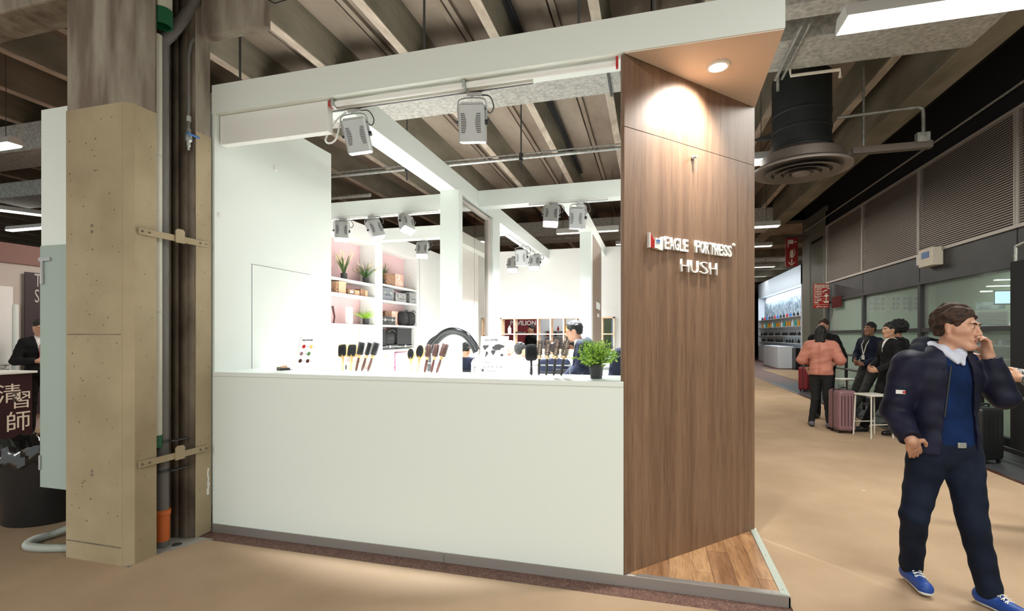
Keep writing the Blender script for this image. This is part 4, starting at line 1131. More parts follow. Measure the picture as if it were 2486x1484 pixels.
mb = MB(); mb.lathe([(.001, .10), (.46, .10)], (0, 0, 0), 48); mb.obj('inner_shade', BLACKM, t)
t = thing('support_arm', 'long grey steel channel reaching from the air diffuser to the black wall', 'bracket', (3.0, 7.66, 3.95))
mb = MB(); mb.box(2.60, 3.5, 7.62, 7.72, 3.93, 4.02); mb.obj('channel', MT['brown_grey_metal'], t, True, bevel=.004)
mb = MB(); mb.tube(smoothpath([(2.4, 7.6, 4.42), (3.2, 7.6, 4.45), (3.35, 7.6, 4.44), (3.38, 7.6, 4.36), (3.38, 7.6, 4.05)], 5), .022, 8); mb.cyl((2.72, 7.62, 4.02), (2.72, 7.62, 5.06), .016, seg=8); mb.cbox((3.38, 7.62, 4.06), (.14, .08, .12)); mb.obj('pipework', GALV, t, True)
# pipes under the ceiling, right
mb = MB(); mb.tube([(1.44, 5.5, 4.57), (1.44, 6.6, 4.57)], .02, 8); mb.tube([(1.51, 5.5, 4.57), (1.51, 6.6, 4.57)], .016, 8); mb.box(1.42, 1.53, 5.9, 5.93, 4.575, 4.60); mb.cyl((1.46, 6.58, 4.42), (1.46, 6.58, 4.60), .018, seg=8)
tag(mb.obj('conduit', GALV), 'two parallel steel conduits under the double beam right of the stand', 'pipe')
mb = MB(); mb.tube([(1.55, 6.42, 4.60), (1.56, 6.42, 4.51), (2.06, 6.42, 4.51), (2.06, 6.42, 4.42)], .018, 8)
tag(mb.obj('conduit', CREAM), 'cream bracket pipe above the round air diffuser', 'pipe')
mb = MB()
for k_ in range(4): mb.tube(smoothpath([(1.30 + k_ * .05, 8.2, 5.0), (1.32 + k_ * .05, 8.25, 4.6), (1.42 + k_ * .02, 8.2, 4.45), (1.75, 8.1, 4.40 + .03 * k_)], 6), .012, 6)
tag(mb.obj('cable', GREYD), 'bunch of dark cables between the stand and the air diffuser', 'cable')
# conduit crossing behind the stand, with droppers
t = thing('conduit', 'long galvanised conduit crossing under the ceiling over the stand', 'pipe', (-1, 7.4, 4.22))
mb = MB(); mb.cyl((-9, 7.4, 4.23), (1.2, 7.4, 4.23), .026, seg=10); mb.cyl((-9, 7.4, 4.29), (1.2, 7.4, 4.29), .012, seg=8); mb.obj('tube', GALV, t, True)
for px in (988, 1265, 700):
    x = onY(px, 7.4); mb = MB(); mb.cyl((x, 7.4, 4.05), (x, 7.4, 5.1), .012, seg=8); mb.cyl((x, 7.4, 4.18), (x, 7.4, 4.30), .035, seg=8); mb.obj('dropper', GREYD, t, True)
for px, lab in ((583, 'nearest the column'), (1030, 'second from the column'), (1405, 'third from the column'), (1587, 'above the wooden wall')):
    x = onY(px, 3.2); mb = MB(); mb.cyl((x, 3.2, 3.41), (x, 3.2, 5.1), .009, seg=8); mb.lathe([(.001, 5.05), (.05, 5.05), (.05, 5.075), (.001, 5.08)], (x, 3.2, 0), 12)
    tag(mb.obj('hanging_rod', GREYD), 'thin dark rod from the ceiling to the white fascia, ' + lab, 'rod')
mb = MB(); mb.tube([(-3.0 + 1.35, 3.5, 5.42), (-3.0 + 1.35, 12, 5.42)], .03, 6); mb.tube([(-1.6, 3.5, 5.42), (-1.6, 12, 5.42)], .02, 6)
tag(mb.obj('cable', BLACKM), 'bundle of black cables running along a rib of the ceiling', 'cable')
mb = MB(); mb.tube([(.25, 5.9, 4.585), (.25, 6.42, 4.585)], .012, 6); mb.box(-.35, -.31, 5.8, 6.5, 4.57, 4.6); mb.box(-.5, -.47, 5.8, 6.5, 4.57, 4.6); mb.cyl((-.33, 6.5, 4.40), (-.33, 6.5, 4.62), .02, seg=8)
tag(mb.obj('mounting_rail', GREYD), 'thin steel rails fixed under the speckled double beam', 'rail')

# ---- far display stand with bottles, end of the aisle
t = thing('display_stand', 'bright white display stand with glass shelves at the end of the aisle', 'stand', (6.5, 29, 0))
mb = MB(); mb.box(6.62, 6.7, 24.3, 33.2, .02, 4.6); mb.box(6.3, 6.7, 24.2, 24.3, .02, 4.6); mb.box(6.3, 6.7, 33.2, 33.3, .02, 4.6); mb.box(6.3, 6.7, 24.2, 33.3, 3.75, 4.6); mb.box(6.3, 6.7, 24.2, 33.3, 0, .9)
mb.obj('carcass', PALEBL, t, True, smooth=False)
mb = MB(); mb.box(6.595, 6.615, 24.6, 32.8, 2.5, 3.4); mb.obj('city_picture', MT['city_print'], t, True)
for z in (1.15, 1.5, 1.95, 2.4):
    mb = MB(); mb.box(6.3, 6.62, 24.3, 33.2, z - .02, z); mb.obj('shelf_board', WHITE2, t, True)
mb = MB(); mb.box(5.6, 6.25, 25.2, 28.2, 0, 1.0); mb.obj('front_desk', PALEBL, t, True, bevel=.01)
mb = MB(); mb.box(6.1, 6.28, 24.3, 24.9, 0, .95); mb.obj('dark_plinth', BLACKP, t, True)
area('display_light', (5.2, 28.0, 4.2), .4, 30, (.88, .95, 1), rot=(0, R(-62), 0), sizey=8)  # light added outside the stand, facing it, to brighten its header
area('display_light', (6.42, 28.5, 3.72), .2, 60, (.85, .93, 1), sizey=8)
proto = None
k_ = 0
for z, gap, mats in ((1.5, .36, (BLACKP, BLACKP, GREYC, BLACKP)), (1.95, .5, (AMBER, AMBER, TEALB, PALEBL)), (1.15, .5, (BLACKP, INK, BLACKP, GREYC)), (2.4, .62, (INK, BLUE, RED, INK))):
    y = 24.6
    while y < 33:
        mm = mats[k_ % 4]; hh = .20 if z != 1.95 else .30
        mb = MB(); mb.lathe([(.05, 0), (.055, .01), (.055, hh * .6), (.02, hh * .75), (.02, hh)], (6.42, y, z), 8)
        tag(mb.obj('bottle', mm), 'small %s bottle on the shelf %s of the far white stand' % ({'black_plastic': 'black', 'grey_case': 'grey', 'amber_bottle': 'amber', 'teal_bottle': 'teal', 'display_white': 'pale', 'black_print': 'dark', 'blue_plastic': 'blue', 'red_plastic': 'red'}[mm.name], {1.5: 'second from below', 1.95: 'third from below', 1.15: 'lowest', 2.4: 'highest'}[z]), 'bottle', 'bottles on the far white stand, %s shelf' % {1.5: 'second', 1.95: 'third', 1.15: 'lowest', 2.4: 'highest'}[z])
        y += gap; k_ += 1
mb = MB(); mb.box(5.2, 5.35, 36, 44, 0, 3.2); tag(mb.obj('wall_aisle_end', WHITE2, smooth=False), kind='structure')
mb = MB(); mb.box(5.15, 5.2, 36, 36.25, 0, 3.2); tag(mb.obj('trim_5', RED, smooth=False), kind='structure')
mb = MB(); mb.box(4.7, 8.2, 17.5, 24.2, -.012, .003); tag(mb.obj('trim_6', CARPET, smooth=False), kind='structure')
# ================================================================== THE STAND
BX0, BX1, BY0, BY1 = -4.77, .745, 3.075, 10.85
PZ, BT, TOP = .05, 3.20, 3.41
# platform and planks
pf = thing('platform', 'low stand platform edged in grey aluminium with oak planks', None, (-1.5, 6, 0), kind='structure')
mb = MB(); mb.box(-5.1, .74, 4.54, 11, -.01, .044); mb.box(-3.24, .74, 3.08, 4.6, -.01, .044); mb.obj('deck', DECK, pf, True, smooth=False)
for a, b_ in ((-3.262, -1.33), (-1.326, .745)):
    mb = MB(); mb.box(a, b_, 3.070, 3.078, -.012, .052); mb.obj('edge_profile', ALU, pf, True)
mb = MB(); mb.prism([(-.10, 3.078), (.745, 3.078), (.745, 3.118), (-.06, 3.118)], .044, .054); mb.obj('edge_cap', ALU, pf, True)
mb = MB(); mb.prism([(.745, 3.07), (.757, 4.09), (.715, 4.09), (.700, 3.118), (.700, 3.09)], .046, .055); mb.box(.737, .747, 3.07, 4.09, -.012, .046); mb.obj('edge_cap', ALUP, pf, True)
mb = MB()
for p in ((-.0, 3.098), (.32, 3.098), (.66, 3.098), (.722, 3.14), (.728, 3.6), (.735, 4.06)): mb.cyl((p[0], p[1], .054), (p[0], p[1], .0565), .006, seg=8)
mb.obj('screw', GALV, pf, True)
def clip(poly, a, b, c):       # keep a*x + b*y <= c
    out = []
    for i in range(len(poly)):
        p, q = poly[i], poly[(i + 1) % len(poly)]
        dp, dq = a * p[0] + b * p[1] - c, a * q[0] + b * q[1] - c
        if dp <= 0: out.append(p)
        if dp * dq < 0:
            t = dp / (dp - dq); out.append((p[0] + (q[0] - p[0]) * t, p[1] + (q[1] - p[1]) * t))
    return out
random.seed(3)
xs = [-.14, -.02, .11, .24, .36, .49, .61, .72]
for i in range(len(xs) - 1):
    cuts = [3.0, 3.0 + .25 + .33 * ((i * 37) % 3), 3.95, 4.3]
    for j in range(3):
        if cuts[j + 1] <= cuts[j]: continue
        poly = [(xs[i] + .001, cuts[j] + .001), (xs[i + 1] - .001, cuts[j] + .001), (xs[i + 1] - .001, cuts[j + 1] - .001), (xs[i] + .001, cuts[j + 1] - .001)]
        poly = clip(poly, 0, -1, -3.118); poly = clip(poly, 1, 0.0, .708)
        # in front of the diagonal wall: (p - A) . n >= 0 with n = (.737,-.676)
        poly = clip(poly, -.737, .676, -.737 * -.156 + .676 * 3.085 + .02)
        if len(poly) >= 3:
            mb = MB(); mb.prism(poly, .0445, .0500 + .0006 * ((i + j) % 3)); mb.obj('plank', PLANKS[(i * 2 + j) % 3], pf, True)

# ---- diagonal oak wall
A = Vector((-.156, 3.085, 0)); B = Vector((.747, 4.07, 0)); LW = (B - A).length
ang = math.atan2(B.y - A.y, B.x - A.x)
ww = thing('wall_wood', 'tall diagonal oak-look wall carrying the white raised letters', None, tuple(A), ang, kind='structure')
mb = MB(); mb.box(0, LW, 0, .030, PZ, 2.768); mb.obj('wood_panel', WOODW, ww, bevel=.0015)
mb = MB(); mb.box(0, LW, 0, .030, 2.7705, 3.208); mb.obj('wood_panel', WOODW, ww, bevel=.0015)
def wallpt(px, py):
    a, b_ = ray(px); d = Vector((a, b_)); u = Vector((math.cos(ang), math.sin(ang)))
    # d*f = A + u*s
    det = -d.x * u.y + d.y * u.x
    f = (-A.x * u.y + A.y * u.x) / det
    P = d * f
    s = (P - Vector((A.x, A.y))).dot(u)
    return s, CAM_H + (HZ - py) * f / F
def glyph(ch, s0, s1, z0, z1, name, m_, parent, ext=.012, off=.012):
    me = text_mesh(ch, .2, .5, off)
    vs = np.array([v.co[:] for v in me.vertices]); lo = vs.min(0); hi = vs.max(0)
    for v in me.vertices:
        x = s0 + (v.co.x - lo[0]) / (hi[0] - lo[0]) * (s1 - s0); z = z0 + (v.co.y - lo[1]) / (hi[1] - lo[1]) * (z1 - z0); y = -ext if v.co.z > 0 else -.0005
        v.co = (x, y, z)
    me.flip_normals() if False else None
    return link(name, me, m_, parent)
def word(txt, px0, px1, ybase0, ytop0, ybase1, ytop1, parent, gap=.12, ext=.016, off=.012, name='letter'):
    n_ = len(txt); wts = [.62 if c == 'I' else 1 for c in txt]; tot = sum(wts)
    s0 = wallpt(px0, 600)[0]; s1 = wallpt(px1, 600)[0]
    z0 = (wallpt(px0, ybase0)[1] + wallpt(px1, ybase1)[1]) / 2; z1 = (wallpt(px0, ytop0)[1] + wallpt(px1, ytop1)[1]) / 2
    s = s0
    for c, w_ in zip(txt, wts):
        cw = (s1 - s0) * w_ / tot
        glyph(c, s + cw * gap / 2, s + cw * (1 - gap / 2), z0, z1, name, WHITE2, parent, ext, off)
        s += cw
mb = MB(); mb.box(0.004, LW - .004, .030, .034, PZ, 3.19); mb.obj('back_panel', WHITE2, ww)
s1_ = thing('letter_sign', 'white raised capital letters of the two long words with a red and white emblem', 'sign', tuple(A), ang)
word('EAGLE', 1609.5, 1667.5, 606, 575.5, 612, 582, s1_, off=.004)
word('FORTRESS', 1684, 1773, 615, 586, 624, 596, s1_, off=.004)
sa, za0 = wallpt(1573.5, 602); sb, zb0 = wallpt(1606.5, 605); zt = wallpt(1575, 567)[1]
mb = MB(); mm = Matrix(((1, 0, 0, 0), (0, 0, -1, 0), (0, 1, 0, 0), (0, 0, 0, 1)))
W_ = sb - sa
mb.prism([(sa, za0 + .0), (sa + W_ * .30, za0), (sa + W_ * .30, za0 + .045), (sa, zt)], .012, .020, mm); mb.obj('emblem_red_wing', RED, s1_)
mb = MB(); mb.prism([(sa - .008, za0), (sa, za0), (sa, zt), (sa - .008, zt + .004)], .0, .020, mm); mb.prism([(sa + W_ * .52, za0 - .004), (sa + W_ * .93, za0 - .008), (sa + W_ * .93, zt - .012), (sa + W_ * .86, zt - .012), (sa + W_ * .68, za0 + .045)], .0, .018, mm); mb.obj('emblem_white_wing', WHITE2, s1_)
mb = MB(); mb.prism([(sa + W_ * .26, za0), (sa + W_ * .58, za0 - .002), (sa + W_ * .72, za0 + .03), (sa + W_ * .62, za0 + .062), (sa + W_ * .36, za0 + .065), (sa + W_ * .28, za0 + .04)], .0, .026, mm); mb.obj('emblem_head', WHITE2, s1_)
mb = MB()
for i in range(3): mb.cbox((sa + W_ * (.40 + .09 * i), -.027, za0 + .046 + .004 * (i % 2)), (.010, .003, .010))
mb.cbox((sa + W_ * .49, -.027, za0 + .034), (.03, .003, .004)); mb.obj('emblem_marks', BLUE, s1_)
ss, zz = wallpt(1779, 595)
mb = MB(); mb.cyl((ss, 0, zz), (ss, -.014, zz), .011, seg=14); mb.obj('registered_mark', WHITE2, s1_)
s2_ = thing('letter_sign', 'white raised capital letters of the short word, lower line on the wooden wall', 'sign', tuple(A), ang)
word('HUSH', 1647, 1739.5, 660.5, 631, 668, 638.5, s2_, gap=.22, off=-.003)
ss, zz = wallpt(1681, 383)
mb = MB(); mb.cyl((ss, 0, zz), (ss, -.012, zz), .016, seg=14); mb.cyl((ss, -.012, zz), (ss, -.035, zz - .004), .008, seg=10); mb.cyl((ss, -.03, zz - .004), (ss, -.03, zz - .10), .0015, seg=5)
mb.m = Matrix.Translation(A) @ Matrix.Rotation(ang, 4, 'Z'); mb2 = MB(mb.m); mb2.add(mb.v, mb.f)
tag(mb2.obj('cable_hook', GALV), 'small chrome hook with a hanging wire on the oak wall', 'hook')

# ---- fascia, soffit, downlight
fs = thing('fascia', 'white box fascia running over the front of the stand', None, (-1.3, 3.1, 3.2), kind='structure')
mb = MB(); mb.box(-3.262, .72, 3.072, 3.29, 3.212, 3.43); mb.obj('fascia_board', WHITE, fs, True, smooth=False, bevel=.002)
mb = MB(); mb.prism([(-.16, 3.29), (.72, 3.29), (.752, 4.09), (.70, 4.09), (-.02, 3.30)], 3.214, 3.43); mb.obj('corner_box', WHITE, fs, True, smooth=False)
mb = MB(); mb.prism([(-.150, 3.078), (.716, 3.078), (.746, 4.085), (.738, 4.078)], 3.205, 3.2118); mb.obj('soffit', WOODSOFF, fs, True, smooth=False)
dl = pt(1743, 160, Z=3.205)
t = thing('downlight', 'round white recessed downlight glowing in the peach soffit corner', 'lamp', (dl[0], dl[1], 3.2))
mb = MB(); mb.lathe([(.052, -.001), (.056, -.006), (.070, -.006), (.076, .004)], (0, 0, 0), 32); mb.obj('ring', WHITE2, t)
mb = MB(); mb.lathe([(.001, -.002), (.054, -.002), (.054, .004), (.001, .004)], (0, 0, 0), 28); mb.obj('bulb', DOWN_E, t)
sl = bpy.data.lights.new('downlight_light', 'SPOT'); sl.energy = 110; sl.color = (1, .93, .84); sl.spot_size = R(118); sl.spot_blend = 1.0; sl.shadow_soft_size = .04
o = bpy.data.objects.new('downlight_light', sl); COL.objects.link(o); o.location = (dl[0], dl[1], 3.19)
o.rotation_euler = (Vector((A.x + (B.x - A.x) * .42, A.y + (B.y - A.y) * .42, 2.80)) - Vector((dl[0], dl[1], 3.19))).to_track_quat('-Z', 'Y').to_euler()

# ---- frame: beams and posts
fr_ = thing('stand_frame', 'white square beams and posts framing the open stand', None, (-2.3, 5.5, 0), kind='structure')
def beam(x0, x1, y0, y1, z0=BT, z1=TOP, nm='beam', m_=WHITE):
    mb = MB(); mb.box(x0, x1, y0, y1, z0, z1); return mb.obj(nm, m_, fr_, True, smooth=False, bevel=.002)
beam(-2.40, -2.19, 3.29, 10.85)
beam(-4.77, -2.401, 6.2, 6.4); beam(-2.189, .745, 6.2, 6.4)
beam(-4.77, -2.401, 7.94, 8.14)
beam(-1.13, -.94, 6.401, 10.85)
beam(.62, .745, 4.09, 6.19)
beam(-2.385, -2.15, 5.40, 5.52, PZ, 3.199, 'post'); beam(-2.385, -2.17, 6.78, 7.10, PZ, 3.199, 'post'); beam(-1.13, -.94, 8.20, 8.40, PZ, 3.199, 'post')
mb = MB(); mb.box(-2.36, -2.24, 5.521, 6.779, PZ, 3.199); mb.obj('mirror_wall', WGREY, fr_, True, smooth=False)
t = thing('wall_mirror', 'tall mirror in two leaves set between two white posts inside the stand', 'mirror', (-2.23, 6.1, PZ))
for a, b_ in ((5.54, 6.14), (6.147, 6.64)):
    mb = MB(); mb.box(-2.238, -2.228, a, b_, .2, 3.12); mb.obj('mirror_leaf', MIRROR, t, True, smooth=False)
mb = MB(); mb.box(-2.238, -2.20, 6.645, 6.775, .06, 3.16); mb.box(-2.238, -2.20, 5.525, 6.645, 3.125, 3.16); mb.obj('frame', WGREY, t, True, bevel=.002)
t = thing('wall_inner_wood', 'narrow oak-look panel standing deep inside the stand', None, (-.92, 9, 0), kind='structure')
mb = MB(); mb.box(-.965, -.935, 8.401, 9.85, PZ, 3.199); mb.obj('wood_panel', WOODW, t, True)
mb = MB(); mb.box(-.970, -.9655, 8.401, 9.85, PZ, 3.199); mb.obj('white_reverse', WHITE2, t, True)
mb = MB(); mb.box(-.934, -.925, 8.9, 9.5, 1.98, 2.10); mb.box(-.934, -.925, 9.1, 9.35, 1.84, 1.90); tag(mb.obj('letter_sign', WHITE2), 'small white raised lettering on the far narrow oak panel', 'sign')

# ---- walls
w2 = thing('wall_store', 'white store room wall with a flush door', None, (-3.25, 3.8, 0), kind='structure')
mb = MB(); mb.box(-3.262, -3.24, 3.078, 4.53, PZ, TOP); mb.box(-4.77, -3.262, 4.51, 4.53, PZ, TOP); mb.box(-4.77, -3.262, 3.40, 3.42, PZ, TOP); mb.obj('wall_panel', WHITE, w2, True, smooth=False)
ya, yb_ = onX(612, -3.24), onX(753, -3.24)
mb = MB(); mb.box(-3.241, -3.2385, ya, yb_, PZ + .01, 2.10); mb.obj('door_leaf', WHITE, w2, True, smooth=False)
mb = MB(); zd = 2.10
mb.box(-3.2395, -3.2375, ya - .004, yb_, zd, zd + .004); mb.box(-3.2395, -3.2375, ya - .004, ya, PZ, zd); mb.obj('door_gap', GREYC, w2, True)
mb = MB(); y_ = onX(530, -3.23); mb.lathe([(.001, 0), (.020, 0), (.018, .012), (.001, .016)], (0, 0, 0), 14, Matrix.Translation((-3.24, 3.12, 2.44)) @ Matrix.Rotation(R(90), 4, 'Y'))
tag(mb.obj('wall_clip', WHITE2), 'tiny round clip on the white store wall near its outer edge', 'clip')
mb = MB(); yy = onX(669, -3.24); mb.cbox((-3.236, yy, 3.0), (.01, .045, .045)); tag(mb.obj('wall_clip', WHITE2, bevel=.004), 'small square white plate high on the store wall under the hanging board', 'plate')
# board under the fascia, left
t = thing('hanging_board', 'pale grey board hanging under the fascia above the store wall', 'board', (-2.8, 3.15, 3.0))
xl, xr = onY(534, 3.12), onY(795, 3.12)
mb = MB(); mb.box(xl, xr, 3.12, 3.185, 2.985, 3.211); mb.obj('board', WHITE2, t, True, smooth=False, bevel=.004)
mb = MB(); mb.cyl((xl - .004, 3.13, 3.02), (xl - .004, 3.13, 3.20), .003, seg=6); mb.obj('end_cord', GREYD, t, True)
# light track under the fascia
t = thing('light_track', 'white light track with steel groove under the front fascia', 'track', (-1.5, 3.24, 3.2))
xl2, xr2 = onY(797, 3.22), onY(1293, 3.22)
mb = MB(); mb.box(xl2, xr2, 3.205, 3.245, 3.178, 3.2115); mb.obj('profile', WHITE2, t, True, bevel=.002)
mb = MB(); mb.box(xl2, xr2, 3.218, 3.232, 3.174, 3.179); mb.obj('groove', GREYD, t, True)
t = thing('batten_tube', 'long unlit white tube with clips and red ends behind the fascia edge', 'tube', (-1.3, 3.13, 3.18))
xa_, xb_ = onY(806, 3.14), onY(1500, 3.14)
mb = MB(); mb.cyl((xa_, 3.14, 3.185), (xb_, 3.14, 3.185), .020, seg=16); mb.obj('tube', WHITE2, t, True)
for px in (810, 1128):
    x = onY(px, 3.13); mb = MB(); mb.box(x - .012, x + .012, 3.108, 3.165, 3.155, 3.212); mb.obj('clip', GALV, t, True, bevel=.005)
each('red_end', RED, t, True, boxes=[(xa_ - .012, xa_, 3.118, 3.162, 3.163, 3.207), (xb_ - .010, xb_ + .004, 3.105, 3.125, 3.14, 3.21)])

# ---- counter
t = thing('display_counter', 'long white front counter with an overhanging white worktop', 'counter', (-1.7, 3.3, PZ))
mb = MB(); mb.box(-3.239, -.160, 3.075, 3.095, .053, 1.188); mb.obj('front_panel', WHITE, t, True, smooth=False)
mb = MB(); mb.box(-3.239, -.160, 3.066, 3.56, 1.189, 1.220); mb.obj('worktop', WHITE, t, True, bevel=.002)
mb = MB(); mb.box(-3.239, -3.22, 3.096, 3.5, .053, 1.188); mb.box(-.18, -.160, 3.15, 3.5, .053, 1.188); mb.box(-1.8, -1.78, 3.096, 3.5, .053, 1.188); mb.obj('gable', WHITE, t, True, smooth=False)

# ---- inner walls
wi = thing('wall_inner', 'white inner walls of the stand', None, (-3, 10.8, 0), kind='structure')
XO0, XO1 = onY(1218, 10.85), onY(1493, 10.85)
zo0, zo1 = 1.17, 1.90
mb = MB(); mb.box(-4.79, .76, 10.85, 10.95, zo1, TOP); mb.box(-4.79, .76, 10.85, 10.95, PZ, zo0); mb.box(-4.79, XO0, 10.85, 10.95, zo0, zo1); mb.box(XO1, .76, 10.85, 10.95, zo0, zo1); mb.obj('back_wall', WHITE2, wi, True, smooth=False)
mb = MB(); mb.box(-4.80, -4.77, 9.72, 10.85, PZ, TOP); mb.box(-5.12, -4.77, 9.70, 9.73, PZ, TOP); mb.obj('side_wall', WHITE2, wi, True, smooth=False)
mb = MB(); mb.box(.72, .745, 4.12, 10.85, PZ, TOP); mb.obj('side_wall', WHITE2, wi, True, smooth=False)
# wood cubes set in the opening
t = thing('cube_shelf', 'oak framed open cube shelf set through the white back wall', 'shelf', (-2, 10.9, zo0))
PLY = wood('pale_ply', (.50, .33, .20), (.66, .47, .31), (.74, .56, .40), 0, 9, .5)
mb = MB(); mb.box(XO0, XO1, 10.72, 11.0, zo1 - .03, zo1); mb.box(XO0, XO1, 10.72, 11.0, zo0, zo0 + .03); mb.box(XO0, XO0 + .03, 10.72, 11.0, zo0, zo1); mb.box(XO1 - .03, XO1, 10.72, 11.0, zo0, zo1); mb.obj('outer_frame', PLY, t, True, smooth=False)
mb = MB(); mb.box(XO0 + .03, XO1 - .03, 10.73, 10.99, 1.52, 1.545); mb.obj('middle_shelf', PLY, t, True, smooth=False)
for px in (1248, 1305, 1336, 1368, 1399, 1430, 1462):
    x = onY(px, 10.73); mb = MB(); mb.box(x - .014, x + .014, 10.731, 10.985, zo0 + .03, 1.519); mb.obj('divider', PLY, t, True); mb = MB(); mb.box(x - .014, x + .014, 10.731, 10.985, 1.546, zo1 - .03); mb.obj('divider', PLY, t, True)
def bottle(px, Y, z, h, r, m_, lab, grp=None):
    x = onY(px, Y); mb = MB(); mb.lathe([(r * .9, 0), (r, h * .05), (r, h * .6), (r * .45, h * .74), (r * .45, h * .88)], (x, Y, z), 12)
    o = mb.obj('bottle', m_); mb = MB(); mb.lathe([(r * .5, h * .86), (r * .5, h), (r * .1, h * 1.01)], (x, Y, z), 10); mb.obj('cap', BLACKP, o)
    tag(o, lab, 'bottle', grp)
bottle(1376, 10.85, 1.546, .20, .035, AMBER, 'amber bottle on the cube shelf, left of the dark ones', None)
bottle(1386, 10.85, 1.546, .19, .03, BLACKP, 'black bottle on the cube shelf next to the amber one')
bottle(1394, 10.86, 1.546, .17, .03, BLACKP, 'short black bottle on the cube shelf, right end of its cell')
bottle(1237, 10.85, 1.546, .20, .04, WHITE2, 'white bottle on the cube shelf before the red wall')
mb = MB(); x = onY(1264, 10.85); mb.lathe([(.001, 0), (.10, .0), (.12, .04), (.115, .04), (.095, .012), (.001, .01)], (x, 10.86, 1.546), 20); tag(mb.obj('tray', BLACKP), 'flat black tray on the cube shelf before the red wall', 'tray')

# ---- shelving, left wall of the stand
sh = thing('display_shelving', 'white built-in wall shelving with pink backs in two bays', 'shelving', (-4.9, 7.5, PZ))
mb = MB(); mb.box(-5.10, -5.08, 4.6, 9.70, PZ, 3.12); mb.obj('pink_back', PINK, sh, True, smooth=False)
mb = MB(); mb.box(-5.12, -4.77, 4.54, 9.70, 3.12, TOP); mb.obj('header', WHITE2, sh, True, smooth=False)
for a, b_ in ((4.54, 4.6), (7.94, 8.20), (9.60, 9.699)):
    mb = MB(); mb.box(-5.079, -4.77, a, b_, PZ, 3.119); mb.obj('upright', WHITE2, sh, True, smooth=False)
S1 = [2.42, 2.18, 1.69]; S2 = [2.46, 2.165, 1.70, 1.23]
for a, b_, zs in ((4.601, 7.939, S1 + [.9]), (8.201, 9.599, S2 + [.80])):
    for z in zs:
        mb = MB(); mb.box(-5.079, -4.772, a, b_, z - .035, z); mb.obj('shelf_board', WHITE2, sh, True, smooth=False)
FX = -4.80
def sbox(px0, px1, pytop, z, m_, name, lab, cat='box', depth=.2, grp=None, parts=None, FX=-4.80):
    y0, y1 = onX(px0, FX), onX(px1, FX); zt = pt((px0 + px1) / 2, pytop, X=FX)[2]
    mb = MB(); mb.box(FX - depth, FX, y0, y1, z + .001, zt); o = mb.obj(name, m_, bevel=.006)
    tag(o, lab, cat, grp)
    if parts == 'case':
        q = MB(); zm = z + (zt - z) * .62
        q.box(FX - depth - .004, FX + .004, y0 - .004, y1 + .004, zm - .006, zm + .006)
        for yy in (y0, y1):
            q.box(FX - .012, FX + .005, yy - .012, yy + .012, z + .002, zt)
        q.obj('metal_edge', GALV, o)
        q = MB(); ym = (y0 + y1) / 2
        for dy in (-.25, .25): q.cbox((FX + .006, ym + dy * (y1 - y0), zm), (.012, .05, .05))
        q.obj('latch', GALV, o)
        q = MB(); q.tube(smoothpath([(FX + .004, ym - .07, zm - .05), (FX + .035, ym - .06, zm - .05), (FX + .035, ym + .06, zm - .05), (FX + .004, ym + .07, zm - .05)], 4), .006, 6); q.obj('handle', BLACKP, o)
    elif parts == 'lid':
        q = MB(); q.box(FX - depth - .003, FX + .003, y0 - .003, y1 + .003, zt - .03, zt + .003); q.obj('lid', m_, o)
    elif parts == 'label':
        q = MB(); q.box(FX, FX + .004, y0 + (y1 - y0) * .2, y1 - (y1 - y0) * .2, z + (zt - z) * .3, z + (zt - z) * .75); q.obj('label_patch', WHITE2, o)
    return o
sbox(846, 857, 746, 1.69, WHITE2, 'gift_box', 'tall white product box on the left bay beside the leafy plant', parts='label', depth=.06)
sbox(815, 821, 684, 2.18, BROWNX, 'gift_box', 'dark patterned box at the left end of the second shelf', parts='lid')
sbox(823, 840, 684, 2.18, KRAFT, 'gift_box', 'large kraft cardboard box on the second shelf', parts='lid')
sbox(847, 860, 702, 2.18, BROWNX, 'gift_box', 'small brown box with a red window on the second shelf', parts='label', depth=.12)
sbox(862, 873, 705, 2.18, KRAFT, 'gift_box', 'small kraft box beside the small brown box', depth=.12)
sbox(876, 885, 703, 2.18, BROWNX, 'gift_box', 'narrow dark brown box on the second shelf near the upright', depth=.12, parts='lid')
sbox(887, 893, 705, 2.18, KRAFT, 'gift_box', 'narrow kraft box touching the upright end of the second shelf', depth=.12)
sbox(939, 959, 666, 2.46, BROWNX, 'gift_box', 'brown printed case on the top shelf of the right bay', parts='lid')
sbox(960, 979, 667, 2.46, FLORAL, 'gift_box', 'pale floral printed case on the top shelf of the right bay', parts='lid')
sbox(926, 954, 699, 2.165, GREYC, 'beauty_case', 'large grey aluminium beauty case on the right bay', 'case', parts='case')
sbox(961, 985, 712, 2.165, SILVC, 'beauty_case', 'silver black printed beauty case in the middle of its shelf', 'case', parts='case')
sbox(995, 1010, 711, 2.165, SILVC, 'beauty_case', 'small white and black beauty case near the end upright', 'case', parts='case')
sbox(925, 960, 769, 1.70, BLACKP, 'beauty_case', 'flat black beauty case with steel edges on the third shelf', 'case', parts='case', depth=.12)
sbox(951, 976, 757, 1.70, FLORAL, 'gift_box', 'orange floral box standing on the third shelf', parts='lid', depth=.12, FX=-4.93)
sbox(936, 948.5, 756, 1.70, BROWNX, 'gift_box', 'red brown box behind the flat black case on the third shelf', parts='lid', depth=.12, FX=-4.93)
